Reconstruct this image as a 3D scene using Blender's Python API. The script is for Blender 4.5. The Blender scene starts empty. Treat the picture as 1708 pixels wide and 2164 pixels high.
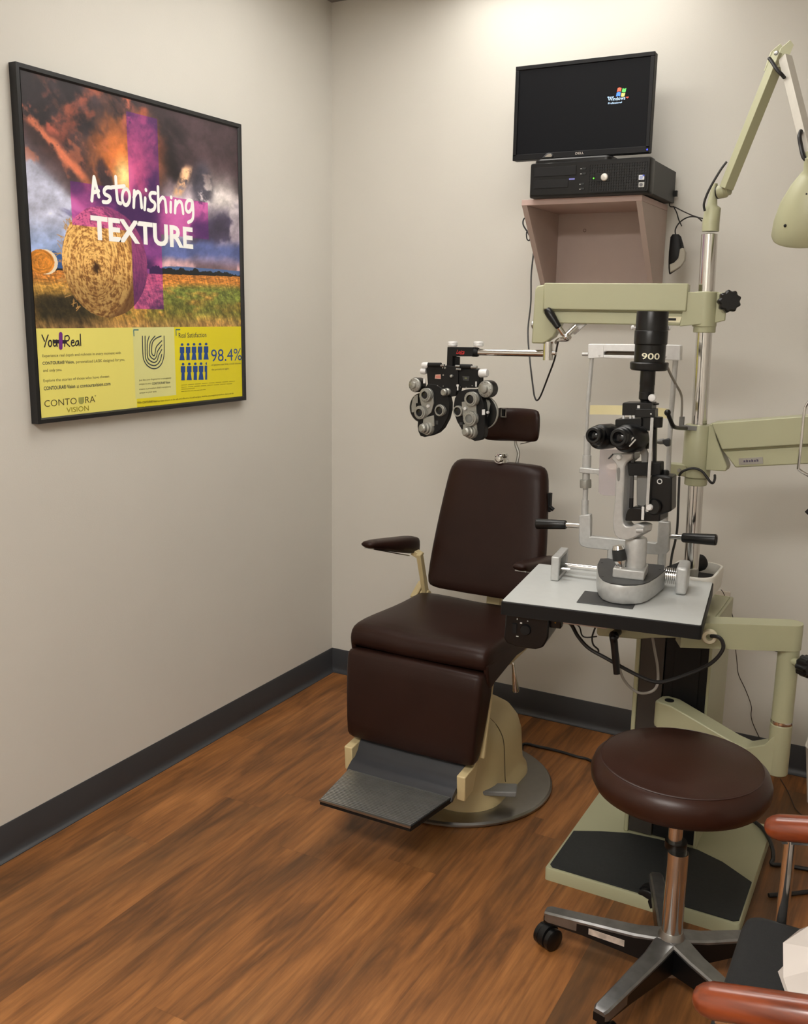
import bpy, bmesh, math, random
import numpy as np
from mathutils import Vector, Matrix
V = Vector
random.seed(7)
S = bpy.context.scene
COL = S.collection

# ------------------------------------------------------------------ camera, world, lights
FPX, YAW, PITCH, ROLL = 2033.4, 0.4972, 0.2054, 0.0152
CPOS = V((2.0971, -3.2466, 1.4926))
fw = V((-math.sin(YAW)*math.cos(PITCH), math.cos(YAW)*math.cos(PITCH), -math.sin(PITCH)))
r0 = fw.cross(V((0, 0, 1))).normalized()
u0 = r0.cross(fw)
RT = r0*math.cos(ROLL) + u0*math.sin(ROLL)
UP = u0*math.cos(ROLL) - r0*math.sin(ROLL)
cd = bpy.data.cameras.new('camera')
cd.sensor_fit = 'HORIZONTAL'
cd.sensor_width = 36.0
cd.lens = 36.0*FPX/1708
cd.clip_start = 0.02
cam = bpy.data.objects.new('camera', cd)
COL.objects.link(cam)
m = Matrix((RT, UP, -fw)).transposed().to_4x4()
m.translation = CPOS
cam.matrix_world = m
S.camera = cam
S.view_settings.view_transform = 'Standard'
S.view_settings.look = 'None'
S.view_settings.gamma = 1.0
S.view_settings.use_curve_mapping = False
S.view_settings.exposure = 0.0
CEIL = 2.607
wd = bpy.data.worlds.new('world')
S.world = wd
wd.use_nodes = True
wd.node_tree.nodes['Background'].inputs['Color'].default_value = (1, .95, .88, 1)
wd.node_tree.nodes['Background'].inputs['Strength'].default_value = 0.05
LIGHT_COL = (1.0, 0.965, 0.91)
# the room's ceiling lamps: (x, y, size x, size y, watts)
LAMPS = [(0.75, -0.25, 0.40, 0.30, 2.8), (1.15, -0.25, 0.40, 0.30, 2.2), (0.36, -0.62, 0.30, 0.40, 1.6), (1.0, -1.1, 1.15, 0.55, 16.0), (1.5, -3.5, 1.20, 0.60, 72.0)]


def ray(px, py):
    return fw + RT*((px-854)/FPX) - UP*((py-1082)/FPX)


def aY(px, py, y):
    d = ray(px, py)
    return CPOS + d*((y-CPOS.y)/d.y)


def aZ(px, py, z):
    d = ray(px, py)
    return CPOS + d*((z-CPOS.z)/d.z)


def aX(px, py, x):
    d = ray(px, py)
    return CPOS + d*((x-CPOS.x)/d.x)


# ------------------------------------------------------------------ materials
def lin(c):
    return tuple(((v/255)/12.92 if v/255 <= 0.04045 else ((v/255+0.055)/1.055)**2.4) for v in c)


MATS = {}


def pm(name, rgb, rough=0.5, metal=0.0, var=0.06, nscale=30.0, bump=0.0, bscale=200.0, coat=0.0, trans=0.0, alpha=1.0, spec=0.5, emit=0.0):
    if name in MATS:
        return MATS[name]
    mt = bpy.data.materials.new(name)
    mt.use_nodes = True
    nt = mt.node_tree
    b = nt.nodes['Principled BSDF']
    c = lin(rgb)
    tc = nt.nodes.new('ShaderNodeTexCoord')
    nz = nt.nodes.new('ShaderNodeTexNoise')
    nz.inputs['Scale'].default_value = nscale
    nz.inputs['Detail'].default_value = 3
    nt.links.new(tc.outputs['Object'], nz.inputs['Vector'])
    rp = nt.nodes.new('ShaderNodeValToRGB')
    rp.color_ramp.elements[0].position = 0.3
    rp.color_ramp.elements[1].position = 0.7
    rp.color_ramp.elements[0].color = tuple(v*(1-var) for v in c)+(1,)
    rp.color_ramp.elements[1].color = tuple(min(1, v*(1+var)) for v in c)+(1,)
    nt.links.new(nz.outputs['Fac'], rp.inputs['Fac'])
    nt.links.new(rp.outputs['Color'], b.inputs['Base Color'])
    b.inputs['Roughness'].default_value = rough
    b.inputs['Metallic'].default_value = metal
    b.inputs['Specular IOR Level'].default_value = spec
    if coat:
        b.inputs['Coat Weight'].default_value = coat
        b.inputs['Coat Roughness'].default_value = 0.15
    if trans:
        b.inputs['Transmission Weight'].default_value = trans
    b.inputs['Alpha'].default_value = alpha
    if emit:
        nt.links.new(rp.outputs['Color'], b.inputs['Emission Color'])
        b.inputs['Emission Strength'].default_value = emit
    if bump:
        n2 = nt.nodes.new('ShaderNodeTexNoise')
        n2.inputs['Scale'].default_value = bscale
        n2.inputs['Detail'].default_value = 4
        nt.links.new(tc.outputs['Object'], n2.inputs['Vector'])
        bp = nt.nodes.new('ShaderNodeBump')
        bp.inputs['Strength'].default_value = bump
        bp.inputs['Distance'].default_value = 0.002
        nt.links.new(n2.outputs['Fac'], bp.inputs['Height'])
        nt.links.new(bp.outputs['Normal'], b.inputs['Normal'])
    MATS[name] = mt
    return mt


WALL = pm('wall_paint', (209, 206, 198), 0.62, var=0.015, nscale=3, bump=0.12, bscale=260, spec=0.3)
CEILM = pm('ceiling_tile', (225, 222, 214), 0.9, var=0.03, nscale=60, bump=0.3, bscale=90)
COVE = pm('vinyl_cove_base', (56, 57, 60), 0.42, var=0.05, nscale=8)
CREAM = pm('cream_enamel', (169, 169, 138), 0.38, var=0.03, nscale=6)
CREAMC = pm('warm_cream_enamel', (200, 182, 138), 0.4, var=0.04, nscale=7)
VINYL = pm('brown_vinyl', (41, 24, 19), 0.40, var=0.1, nscale=9, bump=0.12, bscale=420, spec=0.2)
VINYLS = pm('red_brown_vinyl', (50, 27, 19), 0.34, var=0.08, nscale=9, bump=0.08, bscale=420, spec=0.3)
CHROME = pm('chrome', (215, 213, 210), 0.13, 1.0, var=0.03)
STEEL = pm('brushed_steel', (165, 165, 162), 0.33, 1.0, var=0.03, nscale=40)
SILVER = pm('silver_hammer_paint', (188, 189, 188), 0.4, 0.35, var=0.06, nscale=90, bump=0.1, bscale=300)
SILVERL = pm('light_silver_paint', (222, 223, 223), 0.42, 0.12, var=0.04, nscale=90)
BLACK = pm('black_enamel', (11, 11, 12), 0.32, spec=0.4, var=0.1, nscale=40)
BLACKM = pm('black_plastic', (16, 16, 17), 0.55, spec=0.3, var=0.1, nscale=60)
RUBBER = pm('black_rubber', (33, 36, 36), 0.7, var=0.12, nscale=120, bump=0.2, bscale=500)
GREYD = pm('dark_grey_plastic', (56, 57, 58), 0.5, var=0.08)
GREYM = pm('mid_grey_plastic', (120, 120, 118), 0.5, var=0.06)
LAMI = pm('light_grey_laminate', (192, 195, 194), 0.4, var=0.02, nscale=50)
MAUVE = pm('mauve_laminate', (184, 165, 156), 0.5, var=0.02, nscale=25)
MAUVED = pm('mauve_laminate_edge', (192, 166, 158), 0.5, var=0.02, nscale=25)
WOODA = None
WHITEP = pm('white_plastic', (226, 224, 216), 0.4, var=0.02)
WHITEC = pm('white_paper', (206, 198, 192), 0.8, var=0.02, nscale=12)
GLASSD = pm('dark_glass', (14, 15, 18), 0.08, var=0.1)
GLASSG = pm('grey_lens_glass', (120, 122, 120), 0.1, var=0.1)
STRAP = pm('cream_strap', (236, 226, 178), 0.6, var=0.02)
SHIELD = pm('lavender_shield', (186, 176, 182), 0.35, alpha=0.42, var=0.02)
CABLE = pm('black_cable', (26, 25, 25), 0.5, var=0.1)
CABLEG = pm('grey_cable', (150, 146, 138), 0.55, var=0.05)
REDI = pm('red_ink', (205, 40, 42), 0.5)
WHITEI = pm('white_ink', (250, 250, 246), 0.6, var=0.01)
DIALM = pm('dial_metal', (158, 158, 152), 0.4, 0.55, var=0.06, nscale=120)


# ------------------------------------------------------------------ mesh builder
class MB:
    def __init__(s, M=None):
        s.bm = bmesh.new()
        s.mi = 0
        s.M = M

    def v(s, p):
        p = V(p)
        if s.M is not None:
            p = s.M @ p
        return s.bm.verts.new(p)

    def f(s, vs):
        try:
            fc = s.bm.faces.new(vs)
            fc.material_index = s.mi
            return fc
        except ValueError:
            return None

    def box(s, x0, x1, y0, y1, z0, z1):
        c = [s.v((x, y, z)) for z in (z0, z1) for y in (y0, y1) for x in (x0, x1)]
        for q in ((0, 2, 3, 1), (4, 5, 7, 6), (0, 1, 5, 4), (2, 6, 7, 3), (0, 4, 6, 2), (1, 3, 7, 5)):
            s.f([c[i] for i in q])
        return s

    def obox(s, c, ax, ay, az):
        """box with centre c and half-axis vectors"""
        c, ax, ay, az = V(c), V(ax), V(ay), V(az)
        k = [s.v(c + ax*i + ay*j + az*l) for l in (-1, 1) for j in (-1, 1) for i in (-1, 1)]
        for q in ((0, 2, 3, 1), (4, 5, 7, 6), (0, 1, 5, 4), (2, 6, 7, 3), (0, 4, 6, 2), (1, 3, 7, 5)):
            s.f([k[i] for i in q])
        return s

    def bar(s, a, b, w, h, up=(0, 0, 1)):
        a, b = V(a), V(b)
        d = (b-a)
        x = d.cross(V(up)).normalized()
        z = x.cross(d).normalized()
        return s.obox((a+b)/2, d/2, x*(w/2), z*(h/2))

    def prism(s, pts, d):
        """polygon of 3-D points extruded along the vector d"""
        d = V(d)
        a = [s.v(V(p)) for p in pts]
        b = [s.v(V(p)+d) for p in pts]
        n = len(pts)
        s.f(a[::-1])
        s.f(b)
        for i in range(n):
            s.f([a[i], a[(i+1) % n], b[(i+1) % n], b[i]])
        return s

    def loft(s, rings, cap=True):
        R = [[s.v(p) for p in r] for r in rings]
        n = len(R[0])
        for a, b in zip(R, R[1:]):
            for i in range(n):
                s.f([a[i], a[(i+1) % n], b[(i+1) % n], b[i]])
        if cap:
            s.f(R[0][::-1])
            s.f(R[-1])
        return s

    def lathe(s, prof, o, ax=(0, 0, 1), n=32, cap=True):
        o, ax = V(o), V(ax).normalized()
        t = V((1, 0, 0)) if abs(ax.x) < 0.8 else V((0, 1, 0))
        e1 = ax.cross(t).normalized()
        e2 = ax.cross(e1)
        rings = []
        for r, h in prof:
            r = max(r, 1e-5)
            rings.append([o + ax*h + e1*(r*math.cos(2*math.pi*i/n)) + e2*(r*math.sin(2*math.pi*i/n)) for i in range(n)])
        return s.loft(rings, cap)

    def cyl(s, a, b, r, r2=None, n=24):
        a, b = V(a), V(b)
        L = (b-a).length
        return s.lathe([(r, 0), (r if r2 is None else r2, L)], a, b-a, n)

    def ring(s, c, ax, ro, ri, d, n=32):
        """annulus of depth d centred at c, front face towards ax"""
        s.lathe([(ri, -d/2), (ro, -d/2), (ro, d/2), (ri, d/2), (ri, -d/2)], c, ax, n, cap=False)
        return s

    def tube(s, pts, r, n=8, smooth=6, closed=False):
        P = [V(p) for p in pts]
        if smooth and len(P) > 2:
            Q = []
            for i in range(len(P)-1):
                p0, p1, p2, p3 = P[max(i-1, 0)], P[i], P[i+1], P[min(i+2, len(P)-1)]
                for k in range(smooth):
                    t = k/smooth
                    Q.append(0.5*((2*p1)+(p2-p0)*t+(2*p0-5*p1+4*p2-p3)*t*t+(3*p1-p0-3*p2+p3)*t**3))
            Q.append(P[-1])
            P = Q
        rr = r if isinstance(r, (list, tuple)) else None
        T = [(P[min(i+1, len(P)-1)]-P[max(i-1, 0)]).normalized() for i in range(len(P))]
        up = V((0, 0, 1)) if abs(T[0].z) < 0.9 else V((1, 0, 0))
        e = T[0].cross(up).normalized()
        rings = []
        for i, p in enumerate(P):
            e = (e - T[i]*e.dot(T[i])).normalized()
            g = T[i].cross(e)
            q = r if rr is None else rr[0]+(rr[1]-rr[0])*i/(len(P)-1)
            rings.append([p+e*(q*math.cos(2*math.pi*k/n))+g*(q*math.sin(2*math.pi*k/n)) for k in range(n)])
        return s.loft(rings)

    def ball(s, c, r, sx=1, sy=1, sz=1, n=16):
        c = V(c)
        rings = []
        for i in range(1, n//2):
            a = math.pi*i/(n//2)
            rings.append([c+V((sx*r*math.sin(a)*math.cos(2*math.pi*k/n), sy*r*math.sin(a)*math.sin(2*math.pi*k/n), -sz*r*math.cos(a))) for k in range(n)])
        return s.loft(rings)

    def ribbon(s, pts, w, n):
        """flat stroke with round ends in the plane of normal n"""
        n = V(n)
        s.lay = getattr(s, 'lay', 0)+1
        P = [V(p)+n*(0.00004*(s.lay % 6)) for p in pts]
        k = 10
        for i, p in enumerate(P):
            t = n.orthogonal().normalized()
            b = n.cross(t)
            s.f([s.v(p + t*(w/2*math.cos(2*math.pi*j/k)) + b*(w/2*math.sin(2*math.pi*j/k)) + n*(0.000004*(i % 2))) for j in range(k)])
        for i, (a, b) in enumerate(zip(P, P[1:])):
            d = (b-a)
            if d.length < 1e-6:
                continue
            e = n.cross(d.normalized())*(w/2)
            o = n*(0.000011+0.000006*(i % 3))
            s.f([s.v(a-e+o), s.v(b-e+o), s.v(b+e+o), s.v(a+e+o)])
        return s

    def build(s, name, mats, parent=None, loc=(0, 0, 0), bev=0.0, seg=2, angle=32, sub=0, recalc=True):
        bm = s.bm
        if recalc:
            bmesh.ops.recalc_face_normals(bm, faces=bm.faces)
        if parent is not None:
            loc = ROOT[parent.name]
        lv = V(loc)
        for q in bm.verts:
            q.co -= lv
        me = bpy.data.meshes.new(name)
        bm.to_mesh(me)
        bm.free()
        if not isinstance(mats, (list, tuple)):
            mats = [mats]
        for q in mats:
            me.materials.append(q)
        me.shade_smooth()
        me.set_sharp_from_angle(angle=math.radians(angle))
        ob = bpy.data.objects.new(name, me)
        COL.objects.link(ob)
        if parent is not None:
            ob.parent = parent
        else:
            ob.location = lv
        ROOT[ob.name] = tuple(lv)
        if bev:
            md = ob.modifiers.new('bevel', 'BEVEL')
            md.width = bev
            md.segments = seg
            md.limit_method = 'ANGLE'
            md.angle_limit = math.radians(35)
            md.harden_normals = False
        if sub:
            md = ob.modifiers.new('subdivision', 'SUBSURF')
            md.levels = sub
            md.render_levels = sub
        return ob


ROOT = {}


def thing(name, label, cat, loc, group=None):
    o = bpy.data.objects.new(name, None)
    o.empty_display_size = 0.05
    COL.objects.link(o)
    o.location = loc
    ROOT[o.name] = tuple(loc)
    o['label'] = label
    o['category'] = cat
    if group:
        o['group'] = group
    return o


def tag(o, label, cat, group=None):
    o['label'] = label
    o['category'] = cat
    if group:
        o['group'] = group
    return o


def struct(o):
    o['kind'] = 'structure'
    return o


def plabel(o, label):
    o['label'] = label
    return o


def rrect(cx, cy, hx, hy, rad, z, n=5):
    """rounded rectangle ring at height z"""
    out = []
    rad = min(rad, hx*0.999, hy*0.999)
    for sx, sy, a0 in ((1, 1, 0), (-1, 1, 90), (-1, -1, 180), (1, -1, 270)):
        for k in range(n+1):
            a = math.radians(a0+90*k/n)
            out.append(V((cx+sx*(hx-rad)+rad*math.cos(a), cy+sy*(hy-rad)+rad*math.sin(a), z)))
    return out


def glyphs(mb, text, O, ex, ey, w, h, off=0.0, shear=0.0, mi=0, keep=False, wrap=None):
    """text from the built-in font, fitted to a w x h box from O along ex (right) and ey (up)"""
    cu = bpy.data.curves.new('lettering', 'FONT')
    cu.body = text
    cu.offset = off
    cu.shear = shear
    cu.resolution_u = 3
    ob = bpy.data.objects.new('lettering', cu)
    COL.objects.link(ob)
    bpy.context.view_layer.update()
    me = bpy.data.meshes.new_from_object(ob.evaluated_get(bpy.context.evaluated_depsgraph_get()))
    COL.objects.unlink(ob)
    bpy.data.objects.remove(ob)
    bpy.data.curves.remove(cu)
    n = len(me.vertices)
    if n == 0:
        return
    co = np.zeros(n*3)
    me.vertices.foreach_get('co', co)
    co = co.reshape(-1, 3)
    mn, mx = co.min(0), co.max(0)
    sc = w/max(mx[0]-mn[0], 1e-6)
    sy = sc if keep else h/max(mx[1]-mn[1], 1e-6)
    O, ex, ey = V(O), V(ex), V(ey)
    vs = []
    for c in co:
        a, b = (c[0]-mn[0])*sc, (c[1]-mn[1])*sy
        vs.append(mb.v(wrap(a, b) if wrap else O+ex*a+ey*b))
    old = mb.mi
    mb.mi = mi
    for p in me.polygons:
        mb.f([vs[i] for i in p.vertices])
    mb.mi = old
    bpy.data.meshes.remove(me)


# ------------------------------------------------------------------ room shell
RX, RY = 3.25, -4.3
fm = bpy.data.materials.new('wood_look_vinyl_plank')
fm.use_nodes = True
nt = fm.node_tree
bs = nt.nodes['Principled BSDF']


def N(kind, **kw):
    n = nt.nodes.new(kind)
    for k, val in kw.items():
        setattr(n, k, val)
    return n


def L(a, b):
    nt.links.new(a, b)


tc = N('ShaderNodeTexCoord')
sep = N('ShaderNodeSeparateXYZ')
L(tc.outputs['Object'], sep.inputs[0])


def math_(op, a, b=None, c=None):
    n = N('ShaderNodeMath', operation=op)
    for i, q in enumerate((a, b, c)):
        if q is None:
            continue
        if isinstance(q, (int, float)):
            n.inputs[i].default_value = q
        else:
            L(q, n.inputs[i])
    return n.outputs[0]


PW = 0.152
rowf = math_('DIVIDE', sep.outputs[0], PW)
row = math_('FLOOR', rowf)
wn = N('ShaderNodeTexWhiteNoise', noise_dimensions='1D')
L(row, wn.inputs['W'])
yoff = math_('MULTIPLY_ADD', wn.outputs['Value'], 1.22, sep.outputs[1])
colf = math_('DIVIDE', yoff, 1.22)
colc = math_('FLOOR', colf)
cmb = N('ShaderNodeCombineXYZ')
L(row, cmb.inputs[0])
L(colc, cmb.inputs[1])
wn2 = N('ShaderNodeTexWhiteNoise', noise_dimensions='3D')
L(cmb.outputs[0], wn2.inputs['Vector'])
# grain coordinates: stretched along the plank, shifted per plank
sc = N('ShaderNodeCombineXYZ')
L(math_('MULTIPLY', sep.outputs[0], 1.0), sc.inputs[0])
L(math_('MULTIPLY', sep.outputs[1], 0.13), sc.inputs[1])
L(math_('MULTIPLY', wn2.outputs['Value'], 7.0), sc.inputs[2])
g1 = N('ShaderNodeTexNoise')
g1.inputs['Scale'].default_value = 17
g1.inputs['Detail'].default_value = 6
g1.inputs['Roughness'].default_value = 0.62
g1.inputs['Distortion'].default_value = 0.9
L(sc.outputs[0], g1.inputs['Vector'])
sc2 = N('ShaderNodeCombineXYZ')
L(math_('MULTIPLY', sep.outputs[0], 1.0), sc2.inputs[0])
L(math_('MULTIPLY', sep.outputs[1], 0.05), sc2.inputs[1])
L(math_('MULTIPLY', wn2.outputs['Value'], 3.0), sc2.inputs[2])
g2 = N('ShaderNodeTexNoise')
g2.inputs['Scale'].default_value = 95
g2.inputs['Detail'].default_value = 4
g2.inputs['Roughness'].default_value = 0.6
L(sc2.outputs[0], g2.inputs['Vector'])
sc3 = N('ShaderNodeCombineXYZ')
L(sep.outputs[0], sc3.inputs[0])
L(math_('MULTIPLY', sep.outputs[1], 0.38), sc3.inputs[1])
L(math_('MULTIPLY', wn2.outputs['Value'], 11.0), sc3.inputs[2])
g3 = N('ShaderNodeTexNoise')
g3.inputs['Scale'].default_value = 4.6
g3.inputs['Detail'].default_value = 3
g3.inputs['Distortion'].default_value = 0.6
L(sc3.outputs[0], g3.inputs['Vector'])
rmp = N('ShaderNodeValToRGB')
e = rmp.color_ramp.elements
e[0].position = 0.28
e[0].color = lin((74, 50, 30))+(1,)
e[1].position = 0.74
e[1].color = lin((184, 130, 78))+(1,)
for pos, c in ((0.4, (110, 72, 40)), (0.5, (140, 91, 49)), (0.62, (162, 108, 60))):
    q = e.new(pos)
    q.color = lin(c)+(1,)
mixv = math_('ADD', math_('MULTIPLY', g1.outputs['Fac'], 0.62), math_('MULTIPLY', g3.outputs['Fac'], 0.42))
mixv = math_('ADD', mixv, math_('MULTIPLY', math_('SUBTRACT', wn2.outputs['Value'], 0.5), 0.018))
L(math_('SUBTRACT', mixv, 0.03), rmp.inputs['Fac'])
fine = N('ShaderNodeMix', data_type='RGBA', blend_type='MULTIPLY')
fine.inputs['Factor'].default_value = 0.7
L(rmp.outputs['Color'], fine.inputs['A'])
fr = N('ShaderNodeValToRGB')
fr.color_ramp.elements[0].position = 0.3
fr.color_ramp.elements[0].color = (0.52, 0.5, 0.5, 1)
fr.color_ramp.elements[1].position = 0.62
fr.color_ramp.elements[1].color = (1.08, 1.05, 1.0, 1)
L(g2.outputs['Fac'], fr.inputs['Fac'])
L(fr.outputs['Color'], fine.inputs['B'])
# knots / dark cathedral streaks
wv = N('ShaderNodeTexWave', wave_type='RINGS', rings_direction='SPHERICAL')
wv.inputs['Scale'].default_value = 3.2
wv.inputs['Distortion'].default_value = 6.5
wv.inputs['Detail'].default_value = 3
wv.inputs['Detail Scale'].default_value = 1.6
L(sc.outputs[0], wv.inputs['Vector'])
kn = N('ShaderNodeTexNoise')
kn.inputs['Scale'].default_value = 2.6
kn.inputs['Detail'].default_value = 1
L(sc3.outputs[0], kn.inputs['Vector'])
km = N('ShaderNodeMapRange')
km.inputs['From Min'].default_value = 0.50
km.inputs['From Max'].default_value = 0.72
L(kn.outputs['Fac'], km.inputs['Value'])
kf = math_('MULTIPLY', math_('MULTIPLY', km.outputs[0], wv.outputs['Fac']), 0.75)
kmix = N('ShaderNodeMix', data_type='RGBA', blend_type='MIX')
L(kf, kmix.inputs['Factor'])
L(fine.outputs['Result'], kmix.inputs['A'])
kmix.inputs['B'].default_value = lin((84, 62, 40))+(1,)
# fine bevel lines between planks
ex = math_('ABSOLUTE', math_('SUBTRACT', math_('FRACT', rowf), 0.5))
ey = math_('ABSOLUTE', math_('SUBTRACT', math_('FRACT', colf), 0.5))
lx = math_('GREATER_THAN', ex, 0.494)
ly = math_('GREATER_THAN', ey, 0.4992)
ln = math_('MAXIMUM', lx, ly)
lmix = N('ShaderNodeMix', data_type='RGBA', blend_type='MULTIPLY')
L(math_('MULTIPLY', ln, 0.2), lmix.inputs['Factor'])
L(kmix.outputs['Result'], lmix.inputs['A'])
lmix.inputs['B'].default_value = (0.35, 0.3, 0.28, 1)
L(lmix.outputs['Result'], bs.inputs['Base Color'])
bs.inputs['Roughness'].default_value = 0.46
bs.inputs['Specular IOR Level'].default_value = 0.4
bp_ = N('ShaderNodeBump')
bp_.inputs['Strength'].default_value = 0.15
bp_.inputs['Distance'].default_value = 0.001
L(g2.outputs['Fac'], bp_.inputs['Height'])
L(bp_.outputs['Normal'], bs.inputs['Normal'])

struct(MB().box(0, RX, RY, 0, -0.05, 0).build('floor', fm))
struct(MB().box(-0.1, RX+0.1, 0, 0.1, 0, CEIL).build('wall_back', WALL))
struct(MB().box(-0.1, 0, RY, 0, 0, CEIL).build('wall_left', WALL))
struct(MB().box(RX, RX+0.1, RY, 0, 0, CEIL).build('wall_right', WALL))
struct(MB().box(-0.1, RX+0.1, RY-0.1, RY, 0, CEIL).build('wall_front', WALL))
struct(MB().box(-0.1, RX+0.1, RY-0.1, 0.1, CEIL, CEIL+0.05).build('ceiling', CEILM))
cove = [(0.0, 0.0), (0.0185, 0.0), (0.0185, 0.002), (0.0125, 0.0045), (0.0075, 0.009), (0.0045, 0.0165), (0.0035, 0.025), (0.0035, 0.0985), (0.002, 0.1016), (0, 0.1016)]
b = MB()
b.prism([V((d, 0, z)) for d, z in cove], (0, RY, 0))
struct(b.build('baseboard_left', COVE, angle=60))
b = MB()
b.prism([V((0.0036, -d, z)) for d, z in cove], (RX-0.0036, 0, 0))
struct(b.build('baseboard_back', COVE, angle=60))
b = MB().box(0, RX, -0.022, 0, CEIL-0.004, CEIL-0.0005).box(0, 0.022, RY, -0.022, CEIL-0.004, CEIL-0.0005)
struct(b.build('trim_1', pm('ceiling_angle', (150, 146, 140), 0.5)))

# ceiling lamps
DIFF = bpy.data.materials.new('lit_diffuser')
DIFF.use_nodes = True
nt = DIFF.node_tree
bs = nt.nodes['Principled BSDF']
bs.inputs['Base Color'].default_value = (.9, .9, .88, 1)
bs.inputs['Emission Color'].default_value = LIGHT_COL+(1,)
for i, (lx_, ly_, sx, sy, watt) in enumerate(LAMPS):
    t = thing('ceiling_light', ['small ceiling light at the back wall left of the monitor', 'small ceiling light at the back wall above the monitor', 'small ceiling light close to the left wall', 'long ceiling light over the middle of the room', 'long ceiling light above the viewpoint'][i], 'ceiling light', (lx_, ly_, CEIL))
    b = MB()
    for a, c in ((-1, 0), (1, 0), (0, -1), (0, 1)):
        if a:
            b.box(lx_+a*(sx/2+0.012)-0.012, lx_+a*(sx/2+0.012)+0.012, ly_-sy/2-0.024, ly_+sy/2+0.024, CEIL-0.02, CEIL-0.001)
        else:
            b.box(lx_-sx/2, lx_+sx/2, ly_+c*(sy/2+0.012)-0.012, ly_+c*(sy/2+0.012)+0.012, CEIL-0.02, CEIL-0.001)
    b.build('frame', WHITEP, t)
    dm = DIFF.copy()
    dm.node_tree.nodes['Principled BSDF'].inputs['Emission Strength'].default_value = watt/(math.pi*sx*sy)
    MB().box(lx_-sx/2, lx_+sx/2, ly_-sy/2, ly_+sy/2, CEIL-0.012, CEIL-0.002).build('diffuser', dm, t)

# ------------------------------------------------------------------ framed poster on the left wall
PY0, PY1, PZ0, PZ1 = -1.456, -0.596, 1.199, 2.069      # print area (y to the right, z up)
YEL = 0.271


def vnoise(u, v, seed):
    rg = np.random.RandomState(seed)
    T = rg.rand(128, 128)
    iu, iv = np.floor(u).astype(int), np.floor(v).astype(int)
    fu, fv = u-iu, v-iv
    fu, fv = fu*fu*(3-2*fu), fv*fv*(3-2*fv)
    a, b_ = T[iv % 128, iu % 128], T[iv % 128, (iu+1) % 128]
    c, d = T[(iv+1) % 128, iu % 128], T[(iv+1) % 128, (iu+1) % 128]
    return (a*(1-fu)+b_*fu)*(1-fv)+(c*(1-fu)+d*fu)*fv


def fbm(u, v, seed, o=5, g=0.55):
    t, am, sm = 0, 1, 0
    for k in range(o):
        t = t+am*vnoise(u*2**k, v*2**k, seed+k)
        sm += am
        am *= g
    return t/sm


def sstep(a, b_, x):
    t = np.clip((x-a)/(b_-a), 0, 1)
    return t*t*(3-2*t)


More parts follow.
